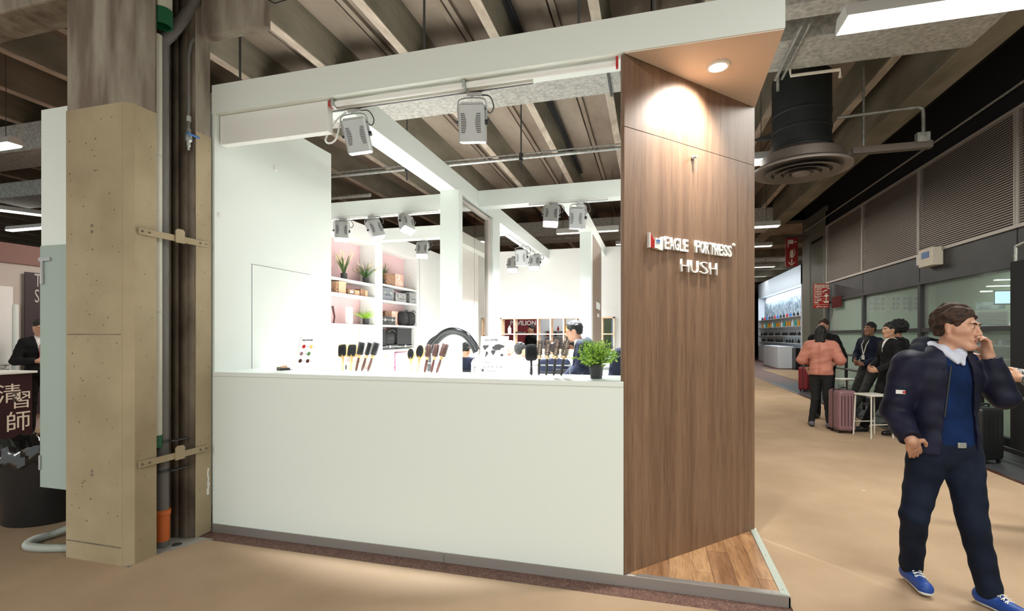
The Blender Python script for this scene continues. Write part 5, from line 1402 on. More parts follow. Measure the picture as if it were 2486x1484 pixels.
def softbag(px0, px1, pytop, z, lab, round_=.09):
    y0, y1 = onX(px0, FX), onX(px1, FX); zt = pt((px0 + px1) / 2, pytop, X=FX)[2]
    c = np.array([FX - .10, (y0 + y1) / 2, (z + zt) / 2]); h = np.array([.10, (y1 - y0) / 2, (zt - z) / 2])
    o = link('travel_bag', nets(lambda P: d_box(P, c, h, None, round_), c - h - .03, c + h + .03, .012), BLACKM)
    tag(o, lab, 'bag')
    q = MB(); q.tube(smoothpath([(FX, y0 + .05, zt - .02), (FX + .01, (y0 + y1) / 2, zt + .02), (FX, y1 - .05, zt - .02)], 5), .010, 6); q.obj('handle', BLACKP, o)
    q = MB(); q.box(FX - .001, FX + .003, y0 + .07, y1 - .07, (z + zt) / 2, (z + zt) / 2 + .008); q.obj('zip', GREYD, o)
    return o
softbag(979, 994, 756, 1.70, 'soft black bag with a round top on the third shelf')
softbag(995, 1012, 757, 1.70, 'upright black travel bag at the end of the third shelf')
sbox(925, 936, 799, 1.29, BLACKM, 'beauty_case', 'narrow upright black case at the left end of the lower shelf', 'case', depth=.2)
softbag(939, 962, 804, 1.29, 'round black soft bag on the lower shelf', .098)
sbox(965, 999, 798, 1.29, BLACKM, 'beauty_case', 'square black fabric case standing open on the lower shelf', 'case', parts='lid', depth=.16)
sbox(925, 1001, 837, 1.232, BLACKP, 'flat_tray', 'wide flat black case lying under the square one', 'case', depth=.26, parts='case')
sbox(925, 957, 855, .80, FLORAL, 'gift_box', 'cream floral box low in the right bay', parts='lid')
sbox(961, 990, 857, .80, PINKX, 'gift_box', 'magenta printed box low in the right bay', parts='lid')
sbox(838, 882, 880, .90, GREENX, 'gift_box', 'green striped box low in the left bay behind the brushes', parts='lid')
sbox(827, 842, 815, .90, WHITE2, 'gift_box', 'tall white carton low in the left bay', parts='label')
mb = MB(); yb2 = onX(822, FX); mb.tube([(FX - .05, yb2 - .06, 1.70), (FX - .06, yb2 - .02, 1.80), (FX - .07, yb2 - .06, 1.97)], [.012, .014, .02], 8)
tag(mb.obj('hair_brush', DBROWN), 'slim dark brush leaning at the left end of the third shelf', 'brush')
def grass_pot(px, z, lab, h, spread, tip, seed, n=46, m_=LEAFD):
    random.seed(seed)
    y = onX(px, FX - .10); t = thing('potted_grass', lab, 'plant', (FX - .10, y, z + .001))
    mb = MB(); mb.lathe([(.038, 0), (.05, .01), (.056, .11), (.050, .11), (.046, .09), (.001, .09)], (0, 0, 0), 16); mb.obj('pot', POT, t)
    mb = MB(); tp = MB()
    for i in range(n):
        a = random.uniform(0, 6.28); s = random.uniform(.15, 1) * spread; hh = h * random.uniform(.6, 1)
        pts = []
        for j in range(6):
            u = j / 5
            pts.append((math.cos(a) * (.02 + s * u ** 2 * .8), math.sin(a) * (.02 + s * u ** 2), .08 + (hh - .08) * (u - .30 * u * u * s / max(spread, .01) * (spread > .2))))
        mb.tube(pts, [.005, .0055, .005, .0045, .003, .001], 3)
        if tip and i % 3 == 0:
            p = pts[-1]; tp.tube([pts[-2], p, (p[0] * 1.05, p[1] * 1.05, p[2] + .05)], [.004, .009, .002], 5)
    o = mb.obj('foliage', m_, t); o['kind'] = 'stuff'
    if tip: tp.obj('seed_heads', TIPW, t)['kind'] = 'stuff'
grass_pot(835, 2.42, 'tall potted grass with pale ears on the top shelf, left bay', .48, .16, True, 1)
grass_pot(888, 2.42, 'potted grass with arching blades beside the tall one', .42, .34, True, 2)
grass_pot(888, 1.69, 'leafy green potted plant on the third shelf, left bay', .30, .26, False, 3, 60, LEAF)
grass_pot(929, 2.46, 'dark potted grass at the left end of the right bay top shelf', .44, .18, False, 4)
grass_pot(1004, 2.46, 'yellow-green potted grass at the right end of the top shelf', .42, .12, True, 5, 40, LEAF)
grass_pot(1016, 1.70, 'small potted plant half hidden at the end of the third shelf', .26, .24, False, 6, 26)

# ---- spot floodlights
def floodlight():
    """hanging floodlight: origin at the track adapter, lens at its lower end"""
    t = thing('floodlight', None, None, (0, 0, 0))
    tilt = Matrix.Translation((0, 0, -.075)) @ Matrix.Rotation(R(0), 4, 'X')
    mb = MB(); mb.m = Matrix.Identity(4)
    mb.prism([(-.095, -.045), (-.08, -.062), (.08, -.062), (.095, -.045), (.095, .05), (.08, .062), (-.08, .062), (-.095, .05)], -.335, -.085)
    mb.prism([(-.080, -.038), (-.068, -.052), (.068, -.052), (.080, -.038), (.080, .042), (.068, .052), (-.068, .052), (-.080, .042)], -.0855, -.070)
    h = mb.obj('housing', GREYP, t, bevel=.004)
    mb = MB()
    for s in (-1, 1):
        for i in range(11):
            z = -.150 - i * .0125; ln_ = .026 + .014 * math.sin(math.pi * (i + .5) / 11) * 1
            x0 = s * .072
            mb.box(min(x0, x0 - s * ln_), max(x0, x0 - s * ln_), -.0635, -.0615, z, z + .006)
    mb.obj('vent_slots', GREYD, h)['kind'] = 'stuff'
    mb = MB(); mb.box(-.084, .084, -.052, .052, -.341, -.336); mb.obj('lens', LENS_E, t)
    mb = MB(); mb.tube(smoothpath([(-.104, 0, -.20), (-.106, 0, -.09), (-.085, 0, -.045), (0, 0, -.036), (.085, 0, -.045), (.106, 0, -.09), (.104, 0, -.20)], 5), .010, 8, flat=.5); mb.obj('yoke', GREYP, t)
    each('tilt_knob', BLACKP, t, False, cyls=[((.095, 0, -.20), (.118, 0, -.20), .020), ((-.118, 0, -.20), (-.095, 0, -.20), .014)])
    mb = MB(); mb.cbox((.02, 0, -.012), (.11, .032, .024)); mb.cyl((0, 0, -.04), (0, 0, -.01), .012, seg=10); mb.obj('adapter', GREYP, t, bevel=.003)
    mb = MB(); mb.tube(smoothpath([(.06, 0, -.02), (.13, 0, -.03), (.16, -.01, -.10), (.13, 0, -.14), (.09, .01, -.10)], 5), .005, 6); mb.obj('cord', GREYD, t)
    return t
FL = floodlight()
def put_flood(o, loc, yaw, tilt, lab, scale=1.0, power=26, spread=140, grp='floodlights on the stand', side=0, zl=None):
    o.location = loc; o.rotation_euler = (R(tilt), R(side), R(yaw)); o.scale = (scale,) * 3
    tag(o, lab, 'lamp', grp)
    m_ = Euler(o.rotation_euler).to_matrix()
    p = Vector(loc) + m_ @ Vector((0, 0, -.36 * scale))
    l = bpy.data.lights.new('floodlight_light', 'AREA'); l.energy = power * 1.95; l.size = .16; l.color = (.90, .96, 1.0); l.spread = R(spread)
    q = bpy.data.objects.new('floodlight_light', l); q.location = p; q.rotation_euler = o.rotation_euler; COL.objects.link(q)
def flood_at(px, Y, z, **k): return (onY(px, Y), Y, z)
jobs = [  # px, Y, z, yaw, tilt (towards +Y when positive), side, label, scale, power
    (853, 3.225, 3.176, 20, 15, -10, 'front floodlight nearer the hanging board, tilted to the right', .92, 12),
    (1145, 3.225, 3.176, 8, 18, 2, 'front floodlight in the middle of the fascia track', .96, 12),
    (829, 6.17, 3.17, 35, -16, 0, 'floodlight on the left cross beam, half cut by the store wall', 1, 38),
    (898, 6.17, 3.17, 50, -18, -16, 'floodlight on the left cross beam, second from the store wall', 1, 26),
    (982, 6.17, 3.17, 60, -34, 14, 'floodlight on the left cross beam, glaring at the camera side', 1, 20),
    (1027, 8.0, 3.17, 20, -30, 0, 'floodlight on the farther left cross beam above the shelving end', 1.05, 45),
    (1340, 6.17, 3.17, 12, -26, 4, 'floodlight on the right cross beam, the left and brighter one', 1, 18),
    (1404, 6.17, 3.17, -8, 12, 6, 'floodlight on the right cross beam, the right one beside the beam', 1, 40),
    (1265, 8.9, 3.17, 5, 8, 0, 'deep floodlight under the long beam, upper of three', 1.1, 80),
    (1247, 9.9, 3.13, 8, -32, 0, 'deep floodlight under the long beam, lower left of three', 1.1, 30),
    (1300, 9.7, 3.13, 5, -32, 0, 'deep floodlight under the long beam, lower right of three', 1.1, 30)]
for i, (px, Y, z, yw, tl, sd, lab, scl, pw) in enumerate(jobs):
    o = FL if i == 0 else copy_tree(FL)
    put_flood(o, (onY(px, Y), Y, z), yw, tl, lab, scl, pw, side=sd, spread=66 if i < 2 else (95 if tl < -15 else 135))
mb = MB(); mb.tube(smoothpath([(onY(838, 3.22), 3.23, 3.16), (onY(812, 3.22), 3.25, 3.12), (onY(787, 3.2), 3.22, 2.98), (onY(795, 3.2), 3.22, 2.94), (onY(812, 3.2), 3.22, 2.97), (onY(823, 3.2), 3.22, 3.10)], 6), .007, 8)
tag(mb.obj('cable', WHITE2), 'thick white cable loop hanging left of the front floodlight', 'cable')
def track(px0, px1, Y, lab, z=3.175):
    t = thing('light_track', lab, 'track', (onY(px0, Y), Y, z)); mb = MB(); mb.box(onY(px0, Y), onY(px1, Y), Y - .018, Y + .018, z, 3.199); mb.obj('profile', WHITE2, t, True, bevel=.002)
    mb = MB(); mb.box(onY(px0, Y), onY(px1, Y), Y - .006, Y + .006, z - .003, z + .001); mb.obj('groove', GREYD, t, True)
track(790, 1064, 6.165 + .05, 'white light track under the left cross beam')
track(1284, 1476, 6.165 + .05, 'white light track under the right cross beam')
t = thing('light_track', 'white light track under the long beam deep in the stand', 'track', (-2.27, 8.9, 3.18)); mb = MB(); mb.box(-2.29, -2.25, 7.9, 10.1, 3.175, 3.199); mb.obj('profile', WHITE2, t, True); mb = MB(); mb.box(-2.276, -2.264, 7.9, 10.1, 3.172, 3.176); mb.obj('groove', GREYD, t, True)
# ================================================================== things on the counter
CZ = 1.2202
def axis_root(name, lab, cat, base, top, grp=None, face=None):
    """root whose z axis runs from base to top and whose -y side faces the visitor"""
    t = thing(name, lab, cat, base, 0, grp)
    z = (Vector(top) - Vector(base)).normalized(); y = Vector(face or (0, 1, 0)); x = y.cross(z).normalized(); y = z.cross(x)
    t.rotation_euler = Matrix(((x.x, y.x, z.x), (x.y, y.y, z.y), (x.z, y.z, z.z))).to_euler()
    return t
def paddle(t, L_, hw, mat_h, mat_pad, oval=False, head=.45, allblack=False):
    mm = Matrix(((1, 0, 0, 0), (0, 0, 1, 0), (0, 1, 0, 0), (0, 0, 0, 1)))
    mb = MB()
    hl = L_ * (1 - head)
    mb.tube([(0, 0, .0), (0, 0, .01), (0, 0, hl * .35), (0, 0, hl * .7), (0, 0, hl), (0, 0, hl + .02)], [.008, .011, .0115, .008, .012, .016], 12, flat=.8)
    mb.obj('handle', mat_h, t)
    N_ = 28; pts = []
    for i in range(N_):
        a = 2 * math.pi * i / N_; c, s = math.cos(a), math.sin(a)
        e_ = 1.0 if oval else .42
        pts.append((hw * math.copysign(abs(c) ** e_, c), hl + L_ * head / 2 + L_ * head / 2 * math.copysign(abs(s) ** (1 if oval else .5), s)))
    mb = MB(); mb.prism(pts, -.007, .008, mm); mb.obj('head', mat_h, t, bevel=.003)
    cx = 0; cz = hl + L_ * head / 2
    pp = [(x * .82, cz + (z - cz) * (.86)) for x, z in pts]
    mb = MB(); mb.prism(pp, -.0125, -.006, mm); p = mb.obj('pad', mat_pad, t, bevel=.002)
    mb = MB()
    for i in range(-5, 6):
        for j in range(-7, 8):
            x = i * hw * .145; z = cz + j * L_ * head * .055
            if (abs(x / (hw * .78)) ** (2 if oval else 5) + abs((z - cz) / (L_ * head * .42)) ** (2 if oval else 5)) < 1: mb.box(x - .0008, x + .0008, -.022, -.012, z - .0008, z + .0008)
    mb.obj('bristle', BLACKM, p)['kind'] = 'stuff'
def roundbrush(t, L_, r, mat_h, mat_c, mat_b, bristle, brl=.008, thermal=False):
    mb = MB(); mb.lathe([(.001, 0), (.007, .002), (.010, L_ * .12), (.0095, L_ * .30), (.0075, L_ * .42), (.009, L_ * .45)], (0, 0, 0), 14); mb.obj('handle', mat_h, t)
    mb = MB(); mb.lathe([(.009, L_ * .45), (.014 if not thermal else r * .95, L_ * .48), (.010 if not thermal else r, L_ * .53), (r * .6, L_ * .56), (.001, L_ * .565)], (0, 0, 0), 14); mb.obj('collar', mat_c, t)
    mb = MB(); mb.lathe([(r * .80, L_ * .56), (r * .82, L_ * .57), (r * .82, L_ * .97), (r * .7, L_ * .99), (.001, L_)], (0, 0, 0), 18); b_ = mb.obj('barrel', mat_b, t)
    mb = MB()
    rows = 14 if not thermal else 12
    for i in range(rows):
        a = 2 * math.pi * i / rows
        for j in range(15):
            z = L_ * (.585 + .39 * j / 14) + (i % 2) * L_ * .012
            c, s = math.cos(a), math.sin(a)
            mb.cyl((c * r * .8, s * r * .8, z), (c * (r + brl), s * (r + brl), z), .0014, .0008, 4, cap=False)
    mb.obj('bristle', bristle, b_)['kind'] = 'stuff'
def brush_at(kind, pb, yb, pt_, yt, lab, grp, Y=3.40, dy=.05, **k):
    base = pt(pb, yb, Y=Y); base = (base[0], base[1], CZ + .003); top = pt(pt_, yt, Y=Y + dy)
    L_ = (Vector(top) - Vector(base)).length
    t = axis_root('hair_brush', lab, 'brush', base, top, grp)
    (paddle if kind == 'p' else roundbrush)(t, L_, **k)
g1 = 'bamboo and black brushes on the left rack'
brush_at('p', 832, 902, 833, 835, 'bamboo paddle brush, leftmost on the left rack', g1, hw=.043, mat_h=BAMBOO, mat_pad=BLACKM, head=.50)
brush_at('p', 850, 902, 858, 835, 'bamboo paddle brush, second on the left rack', g1, hw=.045, mat_h=BAMBOO, mat_pad=BLACKM, head=.50)
for pb, tp_, yt, r, w_ in ((864, 879, 831, .020, 'third'), (878, 899, 832, .014, 'fourth and thinnest'), (893, 915, 832, .021, 'fifth and rightmost')):
    brush_at('r', pb, 902, tp_, yt, 'black round brush with a dark handle, %s on the left rack' % w_, g1, r=r, mat_h=DBROWN, mat_c=BAMBOO, mat_b=BLACKP, bristle=BLACKM)
g2 = 'cushion and round brushes on the middle rack'
brush_at('p', 997, 906, 999, 845, 'small oval cushion brush, leftmost on the middle rack', g2, hw=.031, mat_h=BAMBOO, mat_pad=BLACKM, oval=True, head=.50)
brush_at('p', 1013, 906, 1023, 836, 'larger oval cushion brush, second on the middle rack', g2, hw=.036, mat_h=BAMBOO, mat_pad=BLACKM, oval=True, head=.52)
for pb, tp_, yt, r, w_ in ((1031, 1042, 837, .020, 'third'), (1047, 1061, 836, .021, 'fourth'), (1060, 1082, 835, .025, 'fifth and thickest')):
    brush_at('r', pb, 906, tp_, yt, 'brown bristle round brush, %s on the middle rack' % w_, g2, r=r, mat_h=DBROWN, mat_c=BAMBOO, mat_b=BROWNB, bristle=BROWNB, brl=.004)
g3 = 'thermal brushes on the right rack'
brush_at('p', 1290, 913, 1289.5, 836, 'black paddle brush, leftmost on the right rack', g3, hw=.044, mat_h=BLACKM, mat_pad=BLACKM, head=.54)
for pb, tp_, yt, r, w_ in ((1308, 1311, 826, .017, 'second and thinnest'), (1326, 1331, 826, .019, 'third'), (1344, 1353, 825, .022, 'fourth'), (1362, 1376, 825, .026, 'rightmost and thickest')):
    brush_at('r', pb, 913, tp_, yt, 'bronze barrel thermal brush with a pale gold neck, %s on the right rack' % w_, g3, r=r, mat_h=BLACKP, mat_c=GOLD, mat_b=BRONZE, bristle=BROWNB, brl=.006, thermal=True)
for a, b_, py, lab in ((822, 905, 902, 'left'), (985, 1072, 906, 'middle'), (1280, 1382, 913, 'right')):
    x0, x1 = onY(a, 3.41), onY(b_, 3.41)
    t = thing('brush_rack', 'clear acrylic rack with a thin bar carrying the %s row of brushes' % lab, 'rack', ((x0 + x1) / 2, 3.42, CZ))
    mb = MB(); mb.box(x0, x1, 3.36, 3.50, CZ, CZ + .003); mb.obj('base', ACRYL, t, True)
    mb = MB(); mb.box(x0, x1, 3.425, 3.432, CZ + .068, CZ + .076); mb.obj('bar', WHITE2, t, True)
    each('side', ACRYL, t, True, boxes=[(x0, x0 + .003, 3.42, 3.46, CZ + .003, CZ + .085), (x1 - .003, x1, 3.42, 3.46, CZ + .003, CZ + .085)])

# tilted cards
def card(lab, pbl, pbr, yb, ptl, yt, Yb, dyt, w):
    base = pt((pbl + pbr) / 2, yb, Y=Yb); base = (base[0], base[1], CZ + .001)
    top = pt(ptl + (pbr - pbl) / 2, yt, Y=Yb + dyt)
    t = axis_root('card_stand', lab, 'card stand', base, (base[0], top[1], top[2]))
    h = (Vector((base[0], top[1], top[2])) - Vector(base)).length
    mb = MB(); mb.box(-w / 2, w / 2, 0, .004, 0, h); mb.obj('card', PAPERW, t)
    mb = MB(); mb.box(-w / 2 - .003, w / 2 + .003, .0045, .0065, 0, h + .003); mb.obj('acrylic_back', ACRYL, t)
    mb = MB(); mb.box(-w / 2, w / 2, .007, .08, .001, .003); mb.obj('foot', ACRYL, t)
    return t, w, h
t, w, h = card('white tilted card with six brush rings, left end of the counter', 705, 758, 903, 730, 820, 3.40, .10, .185)
mmt = lambda u, v: (u, -.0008, v)
text_obj('lettering', 'EAGLE FORTRESS', .017, (-w * .32, -.0012, h * .90), (1, 0, 0), (0, 0, 1), INK, t, off=.0004, ext=.0004, sx=.75)
mb = MB(); cols = [RED, BAMBOO, MAUVE, LEAFD, DBROWN, DBROWN]
for r_ in range(3):
    for c_ in range(2):
        x = -w * .17 + c_ * w * .38 - (.0 if r_ != 1 else .006); z = h * (.72 - r_ * .22)
        q = MB(); q.lathe([(.010, -.0006), (.016, -.0006), (.016, .0006), (.010, .0006)], (0, 0, 0), 18, Matrix.Translation((x, -.0012, z)) @ Matrix.Rotation(R(90), 4, 'X')); q.obj('ring_picture', cols[r_ * 2 + c_], t)
    mb.box(-w * .03, w * .08, -.0016, -.0008, h * (.72 - r_ * .22) - .001, h * (.72 - r_ * .22) + .001)
    mb.box(w * .33, w * .42, -.0016, -.0008, h * (.71 - r_ * .22) - .001, h * (.71 - r_ * .22) + .001)
mb.obj('dash', INK, t)
t, w, h = card('white tilted card with a dark world map and certificate marks', 1166, 1226, 909, 1171, 817, 3.36, .05, .205)
text_obj('lettering', 'EAGLE FORTRESS', .017, (-w * .36, -.0012, h * .89), (1, 0, 0), (0, 0, 1), INK, t, off=.0004, ext=.0004, sx=.75)
text_obj('lettering', 'Certificate', .015, (-w * .42, -.0012, h * .31), (1, 0, 0), (0, 0, 1), INK, t, ext=.0004)
text_obj('lettering', 'CQ  CE  ISO  UL  GS', .019, (-w * .42, -.0012, h * .19), (1, 0, 0), (0, 0, 1), INK, t, ext=.0004, sx=.9)
text_obj('lettering', 'FDA  RoHS', .015, (-w * .22, -.0012, h * .09), (1, 0, 0), (0, 0, 1), INK, t, ext=.0004)
mb = MB(); mm = Matrix(((1, 0, 0, 0), (0, 0, -1, 0), (0, 1, 0, 0), (0, 0, 0, 1)))
conts = [[(.02, .84), (.10, .90), (.20, .88), (.27, .92), (.28, .82), (.20, .74), (.16, .66), (.10, .64), (.07, .74)],
         [(.17, .56), (.24, .54), (.29, .46), (.24, .38), (.19, .28), (.15, .24), (.17, .40)],
         [(.42, .80), (.50, .84), (.55, .92), (.70, .96), (.95, .86), (.90, .78), (.80, .74), (.74, .62), (.66, .66), (.60, .60), (.52, .66), (.44, .70)],
         [(.40, .60), (.50, .64), (.58, .56), (.53, .44), (.48, .34), (.44, .44), (.39, .52)],
         [(.78, .40), (.86, .44), (.92, .36), (.86, .30), (.79, .33)]]
for P_ in conts:
    mb.prism([(-w * .45 + u * w * .88, h * (.34 + v * .48)) for u, v in P_], .0008, .0016, mm)
mb.obj('world_map', INK, t)
mb = MB(); mb.lathe([(.006, -.0006), (.010, -.0006), (.010, .0006), (.006, .0006)], (0, 0, 0), 16, Matrix.Translation((-w * .37, -.0012, h * .115)) @ Matrix.Rotation(R(90), 4, 'X')); mb.obj('seal_mark', INK, t)
# card holder
b0 = pt(690, 903, Y=3.38)
t = thing('card_holder', 'small black holder with kraft business cards left of the ring card', 'holder', (b0[0], 3.38, CZ), R(-25))
mb = MB(); mb.prism([(-.045, 0), (.045, 0), (.045, .006), (-.03, .006)], -.03, .03, Matrix(((0, 0, 1, 0), (1, 0, 0, 0), (0, 1, 0, 0), (0, 0, 0, 1)))); mb.box(-.034, .034, -.045, -.040, 0, .026); mb.box(-.036, -.032, -.045, .03, 0, .02); mb.box(.032, .036, -.045, .03, 0, .02); mb.obj('tray', BLACKP, t)
mb = MB(); mb.box(-.030, .030, -.038, .02, .008, .034, Matrix.Rotation(R(18), 4, 'X')); mb.obj('cards', KRAFT, t)

# potted plant
pb = pt(1447, 920, Y=3.26)
t = thing('potted_plant', 'bushy bright green plant in a dark grey pot on the counter near the oak wall', 'plant', (pb[0], 3.27, CZ))
mb = MB(); mb.lathe([(.034, 0), (.036, .002), (.047, .076), (.051, .078), (.052, .092), (.047, .092), (.044, .075), (.001, .074)], (0, 0, 0), 28); mb.obj('pot', POT, t)
mb = MB(); mb.lathe([(.001, .076), (.044, .076)], (0, 0, 0), 20); mb.obj('soil', DBROWN, t)
random.seed(12); mb = MB(); lf = MB()
for i in range(125):
    a = random.uniform(0, 6.28); el = random.uniform(.12, 1.45); L_ = random.uniform(.09, .165)
    d = Vector((math.cos(a) * math.cos(el), math.sin(a) * math.cos(el), math.sin(el)))
    p0 = Vector((math.cos(a) * .015, math.sin(a) * .015, .085)); p1 = p0 + d * L_ + Vector((0, 0, .01))
    mb.tube([p0, (p0 + p1) / 2 + Vector((0, 0, .008)), p1], [.0016, .0013, .0008], 3)
    for j in range(9):
        u = .3 + .7 * j / 8; p = p0.lerp(p1, u); s = (-1) ** j
        side = d.cross(Vector((random.uniform(-1, 1), random.uniform(-1, 1), random.uniform(-1, 1)))).normalized()
        q = p + (side * .8 + d * .7).normalized() * random.uniform(.022, .036)
        wv = (q - p).cross(Vector((random.uniform(-1, 1), random.uniform(-1, 1), .4))).normalized() * .0042
        m_ = (p + q) / 2
        lf.add([tuple(p), tuple(m_ + wv), tuple(q), tuple(m_ - wv)], [(0, 1, 2, 3)])
mb.obj('stem', LEAFD, t)['kind'] = 'stuff'
lf.obj('foliage', LEAF, t, smooth=False)['kind'] = 'stuff'
# black glossy arch behind the counter
Ya = 4.55
t = thing('hood_arm', 'glossy black arched hood with parallel bands behind the middle brushes', 'hood', (onY(1095, Ya), Ya, PZ))
def arc(pts, Y): return smoothpath([pt(a, b_, Y=Y) for a, b_ in pts], 8)
for k_, (dy, pth, r0) in enumerate(((0, [(1040, 850), (1052, 830), (1075, 808), (1100, 801), (1130, 810), (1150, 832), (1160, 850)], .016), (.03, [(1046, 856), (1058, 834), (1078, 814), (1102, 806), (1127, 814), (1145, 835), (1155, 856)], .019), (.07, [(1034, 850), (1044, 830), (1060, 818), (1085, 804), (1105, 800)], .012))):
    mb = MB(); mb.tube(arc(pth, Ya + dy), r0, 10, flat=1.5); mb.obj('band', BLACKG, t, True)
mb = MB(); q = pt(1042, 860, Y=Ya); mb.cyl((q[0], Ya, PZ), (q[0], Ya, q[2] + .02), .02, seg=12); mb.lathe([(.22, 0), (.22, .02), (.03, .05), (.02, .06)], (q[0], Ya, PZ), 20); mb.obj('stand_pole', GREYD, t, True)

# ================================================================== furniture inside the stand
def chair(x, y, rz, lab, m_frame=BLACKP, m_seat=BLACKM, seat=.46, back=.9):
    t = thing('chair', lab, 'chair', (x, y, PZ), R(rz))
    mb = MB(); mb.cbox((0, 0, seat - .02), (.44, .44, .04)); mb.obj('seat', m_seat, t, bevel=.012)
    mb = MB(); mb.cbox((0, .22, (seat + back) / 2 + .06), (.42, .025, back - seat - .14)); mb.obj('backrest', m_seat, t, bevel=.01)
    for sx in (-1, 1):
        for sy in (-1, 1):
            mb = MB(); top_ = back if sy > 0 else seat - .04
            mb.tube([(sx * .20, sy * .21, 0), (sx * .20, sy * .205, seat), (sx * .20, sy * .225, top_)] if sy > 0 else [(sx * .20, sy * .21, 0), (sx * .20, sy * .19, top_)], .011, 8); mb.obj('leg', m_frame, t)
    return t
chair(onY(1264, 7.5), 7.5, 180, 'grey-backed chair under the woman in the white jacket', GREYD, WGREY)
chair(onY(1346, 7.8), 7.8, 180, 'black chair under the seated person in navy', BLACKP, BLACKM)
chair(onY(1393, 7.2), 7.2, 160, 'empty black chair behind the right rack of brushes', BLACKP, BLACKM, .46, .98)
chair(onY(1240, 9.55), 9.55, 0, 'dark chair under the blond person', BLACKP, BLACKM)
t = thing('meeting_table', 'white meeting table between the seated people', 'table', (onY(1290, 8.75), 8.75, PZ))
mb = MB(); mb.cbox((0, 0, .72), (1.1, .5, .03)); mb.obj('tabletop', WHITE, t, bevel=.004)
for sx in (-1, 1):
    for sy in (-1, 1): mb = MB(); mb.cbox((sx * .5, sy * .2, .3525), (.04, .04, .705)); mb.obj('leg', GALV, t)
t = thing('white_cabinet', 'low white cabinet beside the green plant, deeper in the stand', 'cabinet', (onY(1478, 6.6), 6.7, PZ))
xx0, xx1 = onY(1464, 6.5), onY(1505, 6.5)
mb = MB(); mb.box(xx0, xx1, 6.5, 6.95, PZ + .02, 1.09); mb.obj('body', WHITE2, t, True, bevel=.004)
mb = MB(); mb.box(xx0 + .01, (xx0 + xx1) / 2 - .003, 6.485, 6.499, PZ + .06, 1.06); mb.obj('door', WHITE, t, True); mb = MB(); mb.box((xx0 + xx1) / 2 + .003, xx1 - .01, 6.485, 6.499, PZ + .06, 1.06); mb.obj('door', WHITE, t, True)
mb = MB(); mb.box(xx0 - .01, xx1 + .01, 6.48, 6.96, 1.091, 1.115); mb.obj('top', WHITE, t, True)
# the exhibitors seen through the cube shelf
pv = thing('wall_pavilion', 'dark red wall with white capital lettering seen through the cube shelf', None, (-3, 14, 0), kind='structure')
mb = MB(); mb.box(onY(1180, 14), onY(1303, 14), 14, 14.1, 0, 2.3); mb.obj('red_board', mat('pavilion_red', (.20, .018, .028), .5), pv, True, smooth=False)
xp = onY(1238, 13.98); xq = onY(1301, 13.98)
me = text_mesh('PAVILION', .19, .004, .004)
sc_ = (xq - xp) / max(v.co.x for v in me.vertices); me.transform(Matrix.Diagonal((sc_, 1, 1, 1))); me.transform(frame((xp, 13.985, 1.80), (1, 0, 0), (0, 0, 1))); link('lettering', me, WHITE2, pv, True)
wh = thing('wall_white_exhibitor', 'white exhibitor wall with glass shelves seen through the cube shelf', None, (-2, 14.5, 0), kind='structure')
mb = MB(); mb.box(onY(1303, 14.5), onY(1460, 14.5), 14.5, 14.6, 0, 2.9); mb.obj('white_board', PALEBL, wh, True, smooth=False)
for z in (1.2, 1.45, 1.62): mb = MB(); mb.box(onY(1322, 14.3), onY(1400, 14.3), 14.3, 14.5, z, z + .02); mb.obj('shelf_board', GALV, wh, True)
mb = MB(); mb.box(onY(1458, 13), onY(1484, 13), 13, 13.1, 0, 2.6); mb.obj('olive_board', OLIVE, wh, True, smooth=False)
mb = MB(); mb.box(onY(1485, 12.8), onY(1494, 12.8), 12.8, 12.9, 0, 2.6); mb.obj('blue_strip', mat('pale_blue', (.35, .5, .75), .5), wh, True, smooth=False)
for i in range(12):
    px = 1324 + i * 6.2; zz = (1.22, 1.47, 1.64)[i % 3]
    bottle(px, 14.4, zz, .14, .03, (BLACKP, REDS, GREYC, DBROWN)[i % 4], 'small dark bottle on the exhibitor shelves behind the back wall', 'bottles behind the back wall')
area('pavilion_light', (-2.2, 12.6, 3.2), 1.5, 28, (1, .97, .95))
# ================================================================== people
def narrow(top_w, bot_w, z0, z1):
    """half width of the opening over local height z (0 at the chest)"""
    return lambda z: np.interp(z, [z0, z1], [bot_w, top_w])
V_ = narrow(.062, .004, -.16, .20)
# --- the walking man on the phone: joints read against the man's own depth, in a frame that faces the camera
PX, DEP = 2310.0, 2.87
def mj(px, py, d):
    f = DEP + d
    return vec((px - 1243) / F * f - (PX - 1243) / F * DEP, d, CAM_H + (HZ - py) * f / F)
J = stance(1.76)
J.update(pel=mj(2290, 1085, 0), wst=mj(2292, 1020, -.01), chs=mj(2290, 935, .0), nck=mj(2292, 862, .0), hd=mj(2322, 798, -.03),
         shA=mj(2205, 885, .02), elA=mj(2172, 1000, .05), wrA=mj(2212, 1070, -.105), hdA=vec(.56, .42, -.72), hnA=vec(.1, 1, .2),
         shB=mj(2362, 880, .05), elB=mj(2436, 962, -.06), wrB=mj(2400, 866, -.03), hdB=vec(-.12, .06, 1.0), hnB=vec(-.95, .2, 0),
         hpA=mj(2252, 1105, .02), knA=mj(2220, 1250, .0), anA=mj(2212, 1392, .14), ftA=vec(-.25, -1, 0),
         hpB=mj(2335, 1105, -.01), knB=mj(2362, 1270, -.12), anB=mj(2402, 1428, -.12), ftB=vec(.20, -1, 0),
         tor=-2, lean=-2, hy=24, hp=4, hr=3, curlA=(6, 8, 6), curlB=(38, 52, 34), thA=.05, thB=.9)
loc = pt(PX, 1000, Y=None, X=None, Z=0)
a_, b_ = ray(PX)
root_loc = (a_ * DEP, b_ * DEP, 0)
J['anA'][2] = .105; J['anB'][2] = .092
def man_hair(root, c, M, k, m, res): return short_hair(root, c, M, k, m, res, vol=.022, fringe=.064, back=-.050, amp=.0055)
